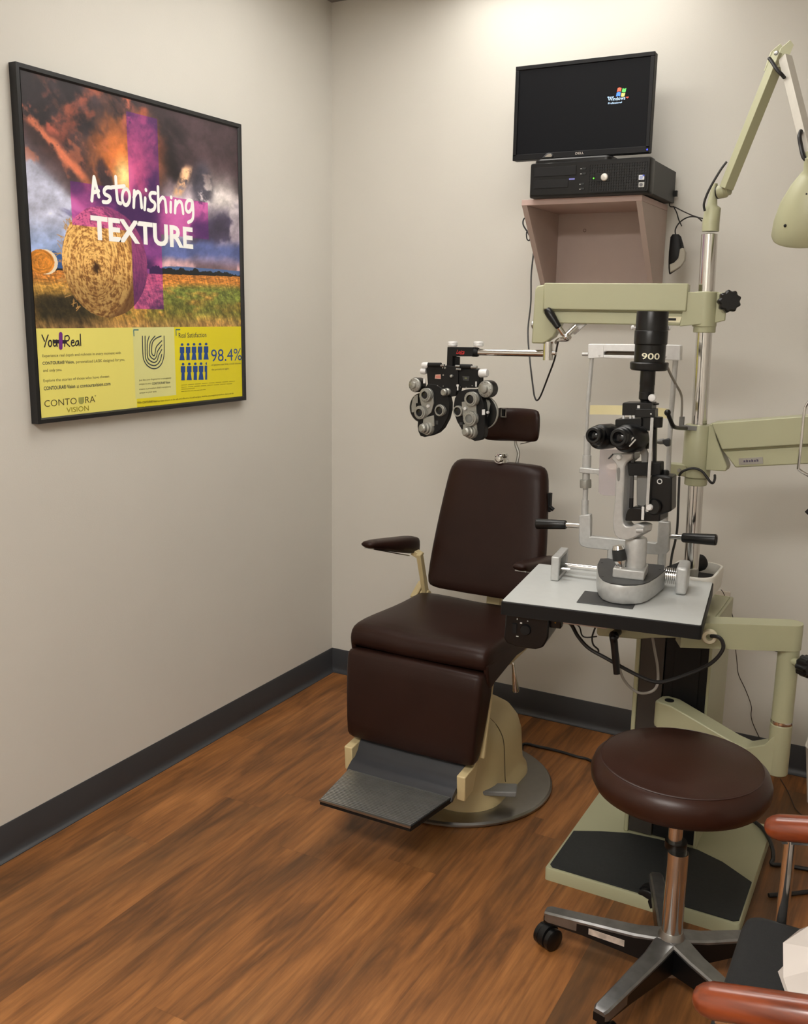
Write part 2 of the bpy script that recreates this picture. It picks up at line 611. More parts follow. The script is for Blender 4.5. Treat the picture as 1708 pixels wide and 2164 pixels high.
def paint(u, v):
    def C(*c):
        return np.array(c, float)/255

    def mix(base, col, m_):
        m_ = np.clip(m_, 0, 1)[..., None]
        return base*(1-m_)+col*m_
    n1 = fbm(u*4+3, v*7+u*3, 11)
    n2 = fbm(u*9, v*11-u*5, 21)
    n3 = fbm(u*22, v*26, 31)
    wu, wv_ = u+0.05*(n1-0.5), v+0.06*(n2-0.5)
    im = np.ones(u.shape+(3,))*C(62, 47, 52)
    im = mix(im, C(34, 26, 31), sstep(0.45, 0.62, n1)*sstep(0.7, 0.8, v))
    im = mix(im, C(150, 78, 60), 0.9*sstep(0.45, 0.62, n2*0.6+n3*0.4)*sstep(0.72, 0.9, v)*sstep(0.66, 0.5, u)*sstep(0.03, 0.12, u))
    im = mix(im, C(84, 64, 70), sstep(0.62, 0.8, u)*sstep(0.74, 0.85, v)*0.7)
    # pale blue left sky and pink right sky
    im = mix(im, C(200, 203, 226), sstep(0.50, 0.30, wu)*sstep(0.80, 0.66, wv_+0.55*(wu-0.12)))
    im = mix(im, C(112, 110, 156), sstep(0.46, 0.58, fbm(u*5, v*14+u*4, 41))*sstep(0.42, 0.3, u)*sstep(0.74, 0.66, v)*0.75)
    im = mix(im, C(130, 160, 215), sstep(0.62, 0.5, v)*sstep(0.3, 0.15, u)*0.65)
    im = mix(im, C(226, 205, 220), sstep(0.52, 0.66, wu)*sstep(0.79, 0.70, wv_)*sstep(0.5, 0.6, wv_))
    im = mix(im, C(250, 240, 236), sstep(0.17, 0.0, np.hypot((wu-0.9)/1.6, wv_-0.705)))
    dk = sstep(0.46, 0.60, fbm(u*6+7, v*8, 51))
    im = mix(im, C(72, 64, 88), sstep(0.58, 0.76, wu)*sstep(0.735, 0.66, wv_+0.12*(0.95-wu))*sstep(0.52, 0.58, v)*(0.35+0.65*dk))
    im = mix(im, C(58, 56, 70), 0.85*sstep(0.085, 0.03, np.hypot((wu-0.79)*1.1, (wv_-0.76)*0.75))*sstep(0.38, 0.55, n3))
    im = mix(im, C(92, 104, 158), sstep(0.4, 0.5, u)*sstep(0.60, 0.55, wv_)*sstep(0.48, 0.52, v))
    im = mix(im, C(222, 178, 184), sstep(0.48, 0.6, u)*sstep(0.53, 0.495, wv_)*(0.4+0.6*sstep(0.4, 0.6, n2)))
    # orange streaks
    ln_ = v-(0.875-0.70*(u-0.02))
    im = mix(im, C(82, 55, 52), sstep(0.075, 0.03, np.abs(ln_+0.05))*sstep(0.3, 0.2, u)*0.55)
    im = mix(im, C(228, 128, 92), sstep(0.030, 0.004, np.abs(ln_+0.03*(n3-0.5)))*sstep(0.27, 0.2, u)*sstep(0.32, 0.5, n3)*0.95)
    l2 = v-(0.905-0.42*(u-0.02))
    im = mix(im, C(196, 96, 76), sstep(0.028, 0.004, np.abs(l2+0.05*(n3-0.5)))*sstep(0.17, 0.1, u)*sstep(0.42, 0.58, n3)*0.8)
    sun = np.hypot((u-0.40)/1.05, (v-0.752)*0.75)
    im = mix(im, C(226, 124, 58), sstep(0.24, 0.04, sun)*sstep(0.38, 0.6, fbm(u*7-v*3, v*6+u*5, 61))*sstep(0.70, 0.76, v+0.05*n3))
    im = mix(im, C(255, 226, 150), sstep(0.07, 0.0, sun))
    im = mix(im, C(214, 112, 88), sstep(0.035, 0.0, np.abs(u-0.43-0.25*(0.98-v)*np.sin(v*40)))*sstep(0.86, 0.95, v)*sstep(0.4, 0.6, n3)*0.8)
    cl = np.abs((u-0.69)-(v-0.78)*0.62+0.03*(n3-0.5))
    im = mix(im, C(250, 196, 150), sstep(0.035, 0.008, cl)*sstep(0.84, 0.81, v)*sstep(0.71, 0.735, v)*sstep(0.33, 0.5, n3))
    im = im*(0.70+0.60*fbm(u*16+v*6, v*24-u*8, 33, 5, 0.65)[..., None])
    hot = sstep(0.58, 0.72, fbm(u*12-v*4, v*18+u*9, 35, 5, 0.6))*sstep(0.68, 0.76, v)*sstep(0.62, 0.45, u)
    im = mix(im, C(222, 122, 84), 0.5*hot*sstep(0.60, 0.72, v+0.1*n3)*(0.35+0.65*sstep(0.95, 0.8, v)))
    # mountains, trees
    mt_ = 0.459+0.022*vnoise(u*6, u*0, 71)+0.008*vnoise(u*19, u*0, 72)
    im = mix(im, C(84, 112, 162), (v < mt_)*(u > 0.45)*1.0)
    im = mix(im, C(52, 92, 150), ((v < 0.503-0.35*np.abs(u-0.085))*(u < 0.2))*1.0)
    tr = 0.459+0.012*vnoise(u*9, u*0, 74)+0.030*np.clip(vnoise(u*64, u*0, 73)-0.35, 0, 1)*vnoise(u*17, u*0, 75)+0.006*vnoise(u*150, v*90, 76)
    im = mix(im, C(30, 32, 34), ((v < tr)*((u > 0.5)+(u < 0.13)*(v < 0.452)) > 0)*1.0)
    # field
    hz = 0.443+0.016*u
    fl = (v < hz)
    dep = np.clip((hz-v)/(hz-YEL), 0, 1)
    g = fbm(u*60+v*22, v*26/(0.35+dep), 81, 4, 0.7)
    blade = fbm(u*150+v*55, v*34, 82, 3, 0.7)
    fc_ = np.ones_like(im)*C(206, 132, 58)
    fc_ = mix(fc_, C(196, 150, 70), sstep(0.1, 0.3, dep))
    fc_ = mix(fc_, C(122, 132, 58), sstep(0.45, 0.6, fbm(u*5, v*16, 83)+0.25*sstep(0.5, 0.85, u))*sstep(0.12, 0.3, dep)*sstep(1.0, 0.6, dep)*sstep(0.40, 0.6, u))
    fc_ = mix(fc_, C(112, 110, 46), sstep(0.5, 0.62, fbm(u*9, v*14, 84))*sstep(0.4, 0.6, dep)*0.7)
    fc_ = mix(fc_, C(54, 46, 26), sstep(0.3, 0.12, np.hypot((u-0.13)/0.75, (v-0.345)*1.9))*sstep(0.3, 0.5, dep))
    fc_ = mix(fc_, C(176, 134, 84), sstep(0.75, 1.0, dep)*0.6)
    fc_ = fc_*(0.45+1.1*g[..., None])*(0.68+0.64*blade[..., None])
    im = np.where(fl[..., None], fc_, im)
    # far small bale
    e1 = np.hypot((u-0.052)/0.047, (v-0.468)/0.037)
    im = mix(im, C(244, 226, 196), (e1 < 1)*1.0)
    e2 = np.hypot((u-0.036)/0.050, (v-0.468)/0.036)
    sb = C(214, 136, 48)*(0.6+0.8*fbm(e2*9, np.arctan2(v-0.468, u-0.036)*2+9, 91)[..., None])
    im = np.where((e2 < 1)[..., None], sb, im)
    # big bale
    eb = np.hypot((u-0.303)/0.187, (v-0.478)/0.174)+0.04*(n3-0.5)
    ef = np.hypot((u-0.262)/0.150, (v-0.474)/0.166)
    th = np.arctan2((v-0.46)*1.0, (u-0.256))
    rr = np.hypot((u-0.256)/0.15, (v-0.46)/0.166)
    jit = fbm(u*26, v*26, 103)
    st = fbm(rr*38+jit*5+th*0.8, th*5+30+jit*3, 101, 3, 0.8)
    st2 = 0.5*fbm(u*170+v*40, v*46-u*20, 102, 2, 0.8)+0.5*fbm(u*46-v*24, v*170+u*50, 104, 2, 0.8)
    bl = mix(np.ones_like(im)*C(176, 122, 62), C(236, 190, 112), sstep(0.40, 0.60, st*0.5+st2*0.5))
    bl = mix(bl, C(112, 70, 30), sstep(0.50, 0.34, st*0.5+st2*0.5)*0.65)
    bl = mix(bl, C(60, 36, 16), sstep(0.16, 0.03, rr+0.1*(st2-0.5)))
    bl = mix(bl, C(120, 76, 40), sstep(0.98, 1.1, ef)*0.75)
    bl = bl*(0.80+0.30*sstep(0.36, 0.5, v))[..., None]
    im = np.where((eb < 1)[..., None], bl, im)
    for k in range(40):
        a0 = random.uniform(2.2, 4.4)
        cx_, cy_ = 0.262+0.152*math.cos(a0), 0.474+0.166*math.sin(a0)
        da = a0+random.uniform(-0.9, 0.9)
        t_ = (u-cx_)*math.cos(da)+(v-cy_)*math.sin(da)
        w_ = np.abs(-(u-cx_)*math.sin(da)+(v-cy_)*math.cos(da))
        im = mix(im, C(196, 150, 84), ((t_ > -0.004)*(t_ < random.uniform(0.008, 0.025))*(w_ < 0.0012))*0.9)
    # translucent purple cross
    crx = ((u > 0.42)*(u < 0.565)*(v > 0.333)*(v < 0.96)+(u > 0.165)*(u < 0.818)*(v > 0.586)*(v < 0.714)) > 0
    lum = im.mean(-1)
    ov = mix(np.ones_like(im)*C(66, 28, 98), C(214, 78, 168), sstep(0.15, 0.68, lum))
    im = np.where(crx[..., None], 0.22*im+0.78*ov, im)
    return np.clip(im, 0, 1)


NU, NV = 560, 480
gu, gv = np.meshgrid(np.linspace(0, 1, NU), np.linspace(YEL, 1, NV))
img = paint(gu, gv)
img = np.where(img <= 0.04045, img/12.92, ((img+0.055)/1.055)**2.4)
poster = thing('framed_poster', 'black framed poster of hay bales with a yellow text panel on the left wall', 'poster', (0.0, (PY0+PY1)/2, (PZ0+PZ1)/2))
pr = ROOT[poster.name]
me = bpy.data.meshes.new('poster_print')
co = np.stack([np.full(gu.size, 0.019-pr[0]), PY0+(PY1-PY0)*gu.ravel()-pr[1], PZ0+(PZ1-PZ0)*gv.ravel()-pr[2]], -1)
idx = np.arange(NU*NV).reshape(NV, NU)
qd = np.stack([idx[:-1, :-1], idx[:-1, 1:], idx[1:, 1:], idx[1:, :-1]], -1).reshape(-1, 4)
extra, exf, exm = [], [], []


def panel(a, b_, c, d, mi, dx=0.0):
    k = NU*NV+len(extra)
    for uu, vv in ((a, c), (b_, c), (b_, d), (a, d)):
        extra.append((0.019+dx-pr[0], PY0+(PY1-PY0)*uu-pr[1], PZ0+(PZ1-PZ0)*vv-pr[2]))
    exf.append((k, k+1, k+2, k+3))
    exm.append(mi)


def puv(px, py):
    q = aX(px, py, 0.019)
    return (q.y-PY0)/(PY1-PY0), (q.z-PZ0)/(PZ1-PZ0)


um0 = puv(283, 760)[0]
um1 = puv(370, 760)[0]
vb = puv(370, 835)[1]
panel(0, um0, 0, YEL, 1)
panel(um0, um1, vb, YEL, 2)
panel(um1, 1, vb, YEL, 3)
panel(um0+0.006, 1, 0, vb, 3)
panel(um0, um0+0.006, 0, vb, 1)
nv = NU*NV+len(extra)
me.vertices.add(nv)
me.vertices.foreach_set('co', np.concatenate([co, np.array(extra)]).astype(np.float32).ravel())
fa = np.concatenate([qd, np.array(exf)])
me.loops.add(fa.size)
me.loops.foreach_set('vertex_index', fa.astype(np.int32).ravel())
me.polygons.add(len(fa))
me.polygons.foreach_set('loop_start', (np.arange(len(fa))*4).astype(np.int32))
me.polygons.foreach_set('material_index', np.array([0]*len(qd)+exm, np.int32))
at = me.color_attributes.new('ink', 'FLOAT_COLOR', 'POINT')
ca = np.ones((nv, 4), np.float32)
ca[:NU*NV, :3] = img.reshape(-1, 3)
at.data.foreach_set('color', ca.ravel())
me.update(calc_edges=True)
me.validate()
art = bpy.data.materials.new('poster_art')
art.use_nodes = True
nt = art.node_tree
an = nt.nodes.new('ShaderNodeAttribute')
an.attribute_name = 'ink'
nt.links.new(an.outputs['Color'], nt.nodes['Principled BSDF'].inputs['Base Color'])
nt.nodes['Principled BSDF'].inputs['Roughness'].default_value = 0.45
for q in (art, pm('pale_yellow_print', (236, 226, 118), 0.45, var=0.02, nscale=5), pm('straw_print', (222, 220, 146), 0.45, var=0.02, nscale=5), pm('bright_yellow_print', (230, 216, 30), 0.45, var=0.02, nscale=5)):
    me.materials.append(q)
po = bpy.data.objects.new('poster_print', me)
COL.objects.link(po)
po.parent = poster
ROOT[po.name] = pr
FRM = pm('black_frame', (20, 20, 22), 0.42, var=0.1)
b = MB()
fy0, fy1, fz0, fz1 = -1.4735, -0.582, 1.185, 2.0825
fprof = [(0.0, 0.0), (0.025, 0.0), (0.025, 0.0105), (0.020, 0.0145), (0.0, 0.0145)]
cs = [(fy0, fz0, 1, 1), (fy1, fz0, -1, 1), (fy1, fz1, -1, -1), (fy0, fz1, 1, -1)]
rings = [[V((x, y+sy*d, z+sz*d)) for x, d in fprof] for y, z, sy, sz in cs]
b.loft(rings+[rings[0]], cap=False)
b.build('frame', FRM, poster, angle=20)
b = MB().box(0.002, 0.017, fy0+0.01, fy1-0.01, fz0+0.01, fz1-0.01)
b.build('backing_board', BLACKM, poster)

# lettering printed on the poster
INK = [WHITEI, pm('dark_ink', (40, 34, 44), 0.5), pm('purple_ink', (110, 40, 130), 0.5), pm('blue_ink', (28, 70, 140), 0.5), pm('grey_ink', (104, 99, 66), 0.5),
       pm('teal_ink', (40, 110, 120), 0.5), pm('navy_ink', (38, 52, 66), 0.5), pm('brown_ink', (72, 62, 30), 0.5), pm('sage_ink', (160, 160, 84), 0.5), pm('olive_ink', (150, 138, 20), 0.5)]
b = MB()
EX, EY, NX = V((0, 1, 0)), V((0, 0, 1)), V((1, 0, 0))


def smooth2(pts, k=5):
    if len(pts) < 3:
        return pts
    Q = []
    for i in range(len(pts)-1):
        p0, p1, p2, p3 = [np.array(pts[min(max(j, 0), len(pts)-1)], float) for j in (i-1, i, i+1, i+2)]
        for t in np.linspace(0, 1, k, endpoint=False):
            Q.append(tuple(0.5*((2*p1)+(p2-p0)*t+(2*p0-5*p1+4*p2-p3)*t*t+(3*p1-p0-3*p2+p3)*t**3)))
    return Q+[pts[-1]]


def s1(*pts):
    return [aX(x/3.05, 100+y/3.05, 0.0194) for x, y in pts]


def s2(*pts):
    return [aX(40+x/3.285, 660+y/3.285, 0.0194) for x, y in pts]


def arcp(cx, cy, rx, ry, a0, a1, n=14):
    return [(cx+rx*math.cos(math.radians(a0+(a1-a0)*k/n)), cy-ry*math.sin(math.radians(a0+(a1-a0)*k/n))) for k in range(n+1)]


b.mi = 0
hand = [[(592, 988), (606, 836)], [(606, 836), (637, 962)], [(597, 937), (635, 925)],
        [(717, 905), (690, 903), (672, 920), (676, 945), (705, 962), (710, 982), (692, 998), (665, 996)],
        [(745, 835), (752, 940), (760, 995), (778, 1006)], [(722, 902), (802, 895)],
        arcp(812, 965, 24, 52, 90, 450, 18), [(866, 925), (862, 1030)], [(862, 968), (885, 932), (902, 942), (908, 975), (913, 1032)],
        [(936, 972), (932, 1044)], [(940, 918), (941, 921)], [(1002, 940), (978, 938), (966, 955), (975, 985), (998, 1005), (996, 1038), (975, 1053), (955, 1048)],
        [(1018, 900), (1022, 1056)], [(1024, 1000), (1045, 968), (1062, 980), (1068, 1015), (1072, 1062)], [(1101, 1000), (1100, 1060)], [(1103, 966), (1104, 969)],
        [(1132, 990), (1128, 1066)], [(1130, 1028), (1150, 995), (1168, 1000), (1176, 1030), (1181, 1070)],
        [(1240, 992), (1215, 985), (1200, 1010), (1200, 1045), (1216, 1062), (1234, 1040), (1240, 992), (1246, 1060), (1240, 1110), (1214, 1128)]]
for st_ in hand:
    b.ribbon(s1(*smooth2(st_)), 0.0108, NX)


def ltext(txt, p0, p1, hpx, mi, off=0.0, scale=3.285, ox=40, oy=660, shear=0.0, x=0.0194):
    """one printed line: p0 / p1 = baseline ends, hpx = cap height (poster zoom units)"""
    q0 = aX(ox+p0[0]/scale, oy+p0[1]/scale, x)
    q1 = aX(ox+p1[0]/scale, oy+p1[1]/scale, x)
    qh = aX(ox+p0[0]/scale, oy+(p0[1]-hpx)/scale, x)
    z = (q0.z+q1.z)/2
    glyphs(b, txt, V((x, q0.y, z)), EX, EY, q1.y-q0.y, qh.z-q0.z, off, shear, mi)


ltext('TEXTURE', (590, 1240), (1246, 1302), 158, 0, 0.034, 3.05, 0, 100)
b.mi = 1
for st_ in [[(160, 158), (178, 200)], [(203, 158), (192, 190), (178, 240)], arcp(216, 216, 11, 21, 90, 450), [(238, 192), (240, 226), (250, 234), (260, 222), (262, 192), (265, 236)],
            [(320, 165), (318, 236)], [(320, 167), (340, 162), (350, 178), (342, 196), (322, 203), (352, 236)], [(364, 212), (382, 208), (378, 194), (366, 200), (364, 222), (374, 234), (388, 228)],
            [(412, 198), (398, 202), (393, 220), (400, 231), (411, 218), (413, 198), (418, 231)], [(426, 152), (429, 230)]]:
    b.ribbon(s2(*smooth2(st_)), 0.0036, NX)
b.mi = 2
b.ribbon(s2((290, 152), (290, 244)), 0.0125, NX)
b.mi = 1
b.ribbon(s2((243, 203), (325, 205)), 0.0095, NX)
GL = 4
ltext('Experience real depth and richness in every moment with', (163, 316), (708, 298), 26, 4)
ltext('CONTOURA\u00ae Vision,', (165, 368), (386, 358), 27, 6, 0.012)
ltext('personalized LASIK designed for you,', (397, 360), (736, 344), 27, 4)
ltext('and only you.', (169, 420), (300, 414), 27, 4)
ltext('Explore the stories of those who have chosen', (171, 488), (627, 462), 26, 4)
ltext('CONTOURA\u00ae Vision', (174, 540), (392, 527), 28, 6, 0.012)
ltext('at', (402, 526), (418, 525), 20, 4)
ltext('contouravision.com', (426, 523), (636, 507), 24, 6, 0.012)
ltext('CONTO', (178, 656), (402, 638), 46, 7, -0.006)
ltext('RA', (462, 630), (530, 624), 44, 7, -0.006)
b.mi = 8
b.prism(s2((414, 592), (452, 588), (453, 622), (443, 635), (433, 638), (421, 634), (414, 622)), (0.0001, 0, 0))
ltext('\u00ae', (526, 585), (536, 584), 10, 7)
ltext('VISION', (332, 697), (486, 682), 36, 9, 0.0)
b.mi = 6
for st_ in [[(858, 166), (860, 270), (866, 325), (885, 362), (910, 383), (937, 391), (965, 384), (990, 358), (1004, 318), (1009, 270), (1008, 165)],
            [(876, 166), (878, 300), (888, 338), (908, 360), (937, 370), (962, 360), (982, 332), (992, 292)],
            [(905, 166), (893, 210), (892, 298), (904, 330), (937, 348), (960, 334), (970, 300), (992, 258)],
            [(945, 165), (915, 202), (907, 245), (908, 298), (937, 326), (956, 305), (962, 272), (992, 226)],
            [(988, 165), (950, 182), (926, 215), (922, 282), (938, 302), (946, 280), (955, 238), (992, 198)]]:
    b.ribbon(s2(*smooth2(st_)), 0.0034, NX)
b.mi = 5
for st_ in [[(797, 122), (829, 122)], [(797, 122), (799, 164)], [(1090, 120), (1118, 120)], [(1090, 120), (1092, 160)]]:
    b.ribbon(s2(*st_), 0.0032, NX)
for tx, p0, p1 in (('Just like your fingerprint is completely', (834, 478), (1058, 466)), ('unique to you,', (835, 508), (918, 502)), ('creates a procedure that\u2019s completely', (836, 540), (1056, 526)), ('unique to your eyes.', (838, 566), (958, 560))):
    ltext(tx, p0, p1, 15, 4)
ltext('CONTOURA\u00ae Vision', (925, 502), (1050, 494), 17, 6, 0.01)
ltext('Real Satisfaction', (1110, 178), (1302, 171), 34, 6)
b.mi = 3
for row_, (yh, y0, y1, xs) in enumerate(((224, 240, 332, (1133, 1175, 1216, 1258, 1300)), (360, 374, 472, (1140, 1183, 1225, 1265, 1305)))):
    for k, cx_ in enumerate(xs):
        dy = -1.0*k
        half = row_ == 1 and k == 4
        hw, tw = 15.5, (18 if (k+row_) % 2 == 0 else 12.5)
        c = s2(*[(cx_+(min(q[0], 0) if half else q[0]), yh+dy+q[1]) for q in [(9.5*math.cos(t*math.pi/6), 9.5*math.sin(t*math.pi/6)) for t in range(12)]])
        b.f([b.v(q) for q in c])
        pol = [(-hw, y0+dy), (hw, y0+dy), (hw, y0+dy+42), (10, y0+dy+45), (tw, y1+dy), (-tw, y1+dy), (-10, y0+dy+45), (-hw, y0+dy+42)]
        if half:
            pol = [(min(q[0], 2), q[1]) for q in pol]
        b.f([b.v(q) for q in s2(*[(cx_+x, y) for x, y in pol])])
ltext('98.4%', (1336, 342), (1547, 334), 86, 3, -0.002)
ltext('of patients said they would choose', (1338, 376), (1540, 362), 17, 4)
ltext('the procedure again.', (1338, 408), (1460, 400), 17, 4)
b.mi = 9
for y0, x1, dy in ((505, 1508, -28), (520, 1488, -26), (534, 1222, -8), (550, 1300, -14)):
    for k in range(8):
        t0, t1 = k/8, (k+0.82)/8
        b.ribbon(s2((1128+(x1-1128)*t0, y0+dy*t0), (1128+(x1-1128)*t1, y0+dy*t1)), 0.0014, NX)
ltext('While', (822, 634), (852, 632), 15, 7)
ltext('CONTOURA\u00ae Vision', (858, 632), (958, 624), 16, 7, 0.012)
ltext('has been shown to be safe and effective, it\u2019s still surgery. And like any surgical procedure, there can be', (962, 623), (1490, 572), 15, 7)
for k in range(14):
    if k == 6:
        continue
    x0_, x1_ = 824+k*51, 824+k*51+44
    b.ribbon(s2((x0_, 660-(x0_-824)*0.094), (x1_, 660-(x1_-824)*0.094)), 0.0022, NX)
b.build('printed_lettering', INK, poster, recalc=False)

# ------------------------------------------------------------------ examination chair
CX = 0.88
chair = thing('exam_chair', 'brown vinyl examination chair with cream frame on a round steel floor plate', 'examination chair', (CX, -0.61, 0))
MB().lathe([(0.298, 0), (0.306, 0.004), (0.306, 0.010), (0.300, 0.0155), (0.285, 0.018), (0.0, 0.020)], (CX, -0.612, 0.001), n=80).build('floor_plate', STEEL, chair)
# pedestal hood
b = MB()
secs = [(0.018, 0.196, 0.222, -0.612), (0.040, 0.193, 0.219, -0.612), (0.058, 0.180, 0.204, -0.608), (0.075, 0.178, 0.200, -0.606), (0.168, 0.170, 0.186, -0.596), (0.205, 0.158, 0.172, -0.590),
        (0.235, 0.134, 0.150, -0.585), (0.252, 0.104, 0.122, -0.58), (0.261, 0.07, 0.09, -0.578), (0.264, 0.04, 0.05, -0.575)]
b.loft([rrect(CX, cy, hx, hy, min(hx, hy)*0.62, z, 8) for z, hx, hy, cy in secs])
b.build('pedestal_cover', CREAMC, chair, angle=40)
b = MB()
b.tube([(CX+0.182, -0.645, 0.055), (CX+0.1795, -0.645, 0.075), (CX+0.171, -0.640, 0.168), (CX+0.158, -0.635, 0.206), (CX+0.130, -0.63, 0.237), (CX+0.08, -0.62, 0.259)], 0.0013, 6)
b.build('cover_seam', pm('seam_shadow', (96, 82, 58), 0.7), chair)
MB().cyl((CX, -0.6, 0.25), (CX, -0.6, 0.5), 0.055).build('lift_column', STEEL, chair)
# foot pedal at the side
b = MB()
b.prism([V((1.035, -0.765, 0.055)), V((1.135, -0.735, 0.062)), V((1.135, -0.735, 0.080)), V((1.035, -0.765, 0.07))], V((-0.02, 0.055, 0.0)))
b.build('foot_pedal', GREYM, chair, bev=0.004)
# seat
b = MB()
sx0, sx1 = CX-0.225, CX+0.225
prof = [(-0.925, 0.520), (-0.932, 0.545), (-0.925, 0.572), (-0.90, 0.586), (-0.80, 0.584), (-0.66, 0.574), (-0.53, 0.572), (-0.475, 0.576), (-0.452, 0.56), (-0.455, 0.50), (-0.60, 0.482), (-0.90, 0.502)]
ins = [(0.010, 0.012), (0.0, 0.0)]
rings = []
for xo, k in ((sx0, 0.016), (sx0+0.006, 0.006), (sx0+0.02, 0.0), (CX-0.1, -0.002), (CX, -0.003), (CX+0.1, -0.002), (sx1-0.02, 0.0), (sx1-0.006, 0.006), (sx1, 0.016)):
    cy, cz = -0.69, 0.535
    rings.append([V((xo, y+(k if y < cy else -k), z+(-k if z > cz else k*0.4) + (-0.010*(1-abs(xo-CX)/0.2)**2 if (z > cz and xo not in (sx0, sx1)) else 0))) for y, z in prof])
b.loft(rings)
b.build('seat', VINYL, chair, angle=60, sub=1)
# side skirts of the seat
for sgn in (-1, 1):
    b = MB()
    xo = CX+sgn*0.208
    pts = [(-0.918, 0.535), (-0.905, 0.478), (-0.885, 0.455), (-0.858, 0.466), (-0.62, 0.510), (-0.46, 0.515), (-0.47, 0.55)]
    b.prism([V((xo, y, z)) for y, z in pts], (sgn*0.016, 0, 0))
    b.build('side_skirt', VINYL, chair, bev=0.006, seg=3)
b = MB().box(CX-0.175, CX+0.175, -0.86, -0.46, 0.468, 0.497)
for sgn in (-1, 1):
    b.prism([V((CX+sgn*0.190, y, z)) for y, z in ((-0.70, 0.462), (-0.43, 0.478), (-0.40, 0.52), (-0.43, 0.55), (-0.47, 0.505), (-0.70, 0.492))], (sgn*0.014, 0, 0))
b.build('seat_frame', CREAMC, chair, bev=0.004)
# release lever under the seat
b = MB()
q0, q1 = aY(1085, 1404, -0.66), aY(1091, 1462, -0.66)
b.lathe([(0.005, 0), (0.006, 0.25*(q1-q0).length), (0.011, 0.95*(q1-q0).length), (0.009, (q1-q0).length)], q0, q1-q0, 16)
b.cyl(q0, q0+V((-0.03, 0.0, 0.05)), 0.005)
b.build('release_lever', CHROME, chair)
# leg rest
b = MB()
rings = []
for xo, k in ((-0.210, 0.014), (-0.203, 0.005), (-0.188, 0.0), (0.188, 0.0), (0.203, 0.005), (0.210, 0.014)):
    pr_ = [(-0.965, 0.240), (-0.972, 0.262), (-0.955, 0.495), (-0.945, 0.512), (-0.925, 0.516), (-0.855, 0.505), (-0.848, 0.47), (-0.898, 0.255), (-0.915, 0.235)]
    rings.append([V((CX+xo*(1.0 if z < 0.38 else 1.055), y+(k if y < -0.93 else -k*0.6), z+(k if z < 0.38 else -k))) for y, z in pr_])
b.loft(rings)
b.build('leg_rest', VINYL, chair, angle=60, sub=1)
b = MB()
for sgn in (-1, 1):
    xo = CX+sgn*0.198
    b.prism([V((xo, y, z)) for y, z in ((-0.882, 0.475), (-0.868, 0.475), (-0.885, 0.26), (-0.93, 0.160), (-0.985, 0.150), (-0.990, 0.225), (-0.925, 0.232), (-0.905, 0.26))], (-sgn*0.026, 0, 0))
b.prism([V((CX-0.213, y, z)) for y, z in ((-0.846, 0.478), (-0.835, 0.478), (-0.884, 0.245), (-0.896, 0.245))], (0.426, 0, 0))
b.build('leg_rest_frame', CREAMC, chair, bev=0.003)
# curved black heel guard and ribbed plate
b = MB()
hp = [(-0.925, 0.245), (-0.945, 0.225), (-0.955, 0.205), (-0.972, 0.19), (-0.99, 0.186), (-1.012, 0.172), (-1.02, 0.160), (-1.012, 0.154), (-0.985, 0.170), (-0.965, 0.175), (-0.945, 0.195), (-0.93, 0.215), (-0.92, 0.24)]
b.prism([V((CX-0.172, y, z)) for y, z in hp], (0.344, 0, 0))
b.build('heel_guard', pm('black_blue_vinyl', (40, 42, 47), 0.4), chair, angle=50)
b = MB()
A, B_, C_, D_ = V((CX-0.143, -1.205, 0.168)), V((CX+0.143, -1.205, 0.168)), V((CX+0.170, -1.012, 0.168)), V((CX-0.170, -1.012, 0.168))
b.prism([A, B_, C_, D_], (0, 0, -0.016))
fp = b.build('footplate', BLACKM, chair, bev=0.002)
b = MB()
for k in range(26):
    t = (k+0.5)/26
    p, q = A.lerp(D_, t*0.98+0.01), B_.lerp(C_, t*0.98+0.01)
    b.bar(p+V((0.003, 0, 0.001)), q+V((-0.003, 0, 0.001)), 0.0048, 0.0022)
b.build('ribbed_tread', pm('tread_aluminium', (176, 176, 174), 0.4, 0.9, var=0.08, nscale=25), chair)
b = MB()
b.bar(A+V((0, -.0005, -0.002)), B_+V((0, -.0005, -0.002)), 0.004, 0.006)
b.build('tread_edge', STEEL, chair)
# backrest: lofted cushion leaning back
b = MB()
rings = []
for t, hw in ((0.0, 0.186), (0.012, 0.198), (0.05, 0.204), (0.3, 0.200), (0.6, 0.189), (0.85, 0.176), (0.94, 0.170), (0.985, 0.156), (1.0, 0.136)):
    z = 0.598+0.422*t
    y = -0.520+0.105*t
    edge = 0.0 if 0.03 < t < 0.95 else 0.018
    yb = y+0.062
    r_ = []
    for x, yy in ((-hw, y+0.03+edge*0.5), (-hw+0.008, y+0.012+edge), (-hw+0.03, y+edge*0.8), (-hw*0.4, y+0.004+edge*0.6), (hw*0.4, y+0.004+edge*0.6), (hw-0.03, y+edge*0.8), (hw-0.008, y+0.012+edge), (hw, y+0.03+edge*0.5), (hw-0.004, yb-edge*0.5), (hw-0.04, yb+0.01-edge*0.5), (-hw+0.04, yb+0.01-edge*0.5), (-hw+0.004, yb-edge*0.5)):
        r_.append(V((CX+0.013+x, yy, z)))
    rings.append(r_)
b.loft(rings)
b.build('backrest', VINYL, chair, angle=60, sub=1)
b = MB()
b.bar((CX+0.035, -0.45, 0.48), (CX+0.035, -0.42, 0.68), 0.05, 0.022, (0, 1, 0))
b.bar((CX+0.035, -0.42, 0.66), (CX+0.035, -0.35, 0.95), 0.06, 0.016, (0, 1, 0))
b.build('back_support', CREAMC, chair, bev=0.004)
b = MB()
q = aY(1162, 1062, -0.40)
b.box(q.x-0.006, q.x+0.004, -0.405, -0.39, q.z-0.03, q.z+0.03)
b.cyl(q+V((0, 0, -0.012)), q+V((0.014, 0, -0.022)), 0.006)
b.build('back_latch', BLACKM, chair)
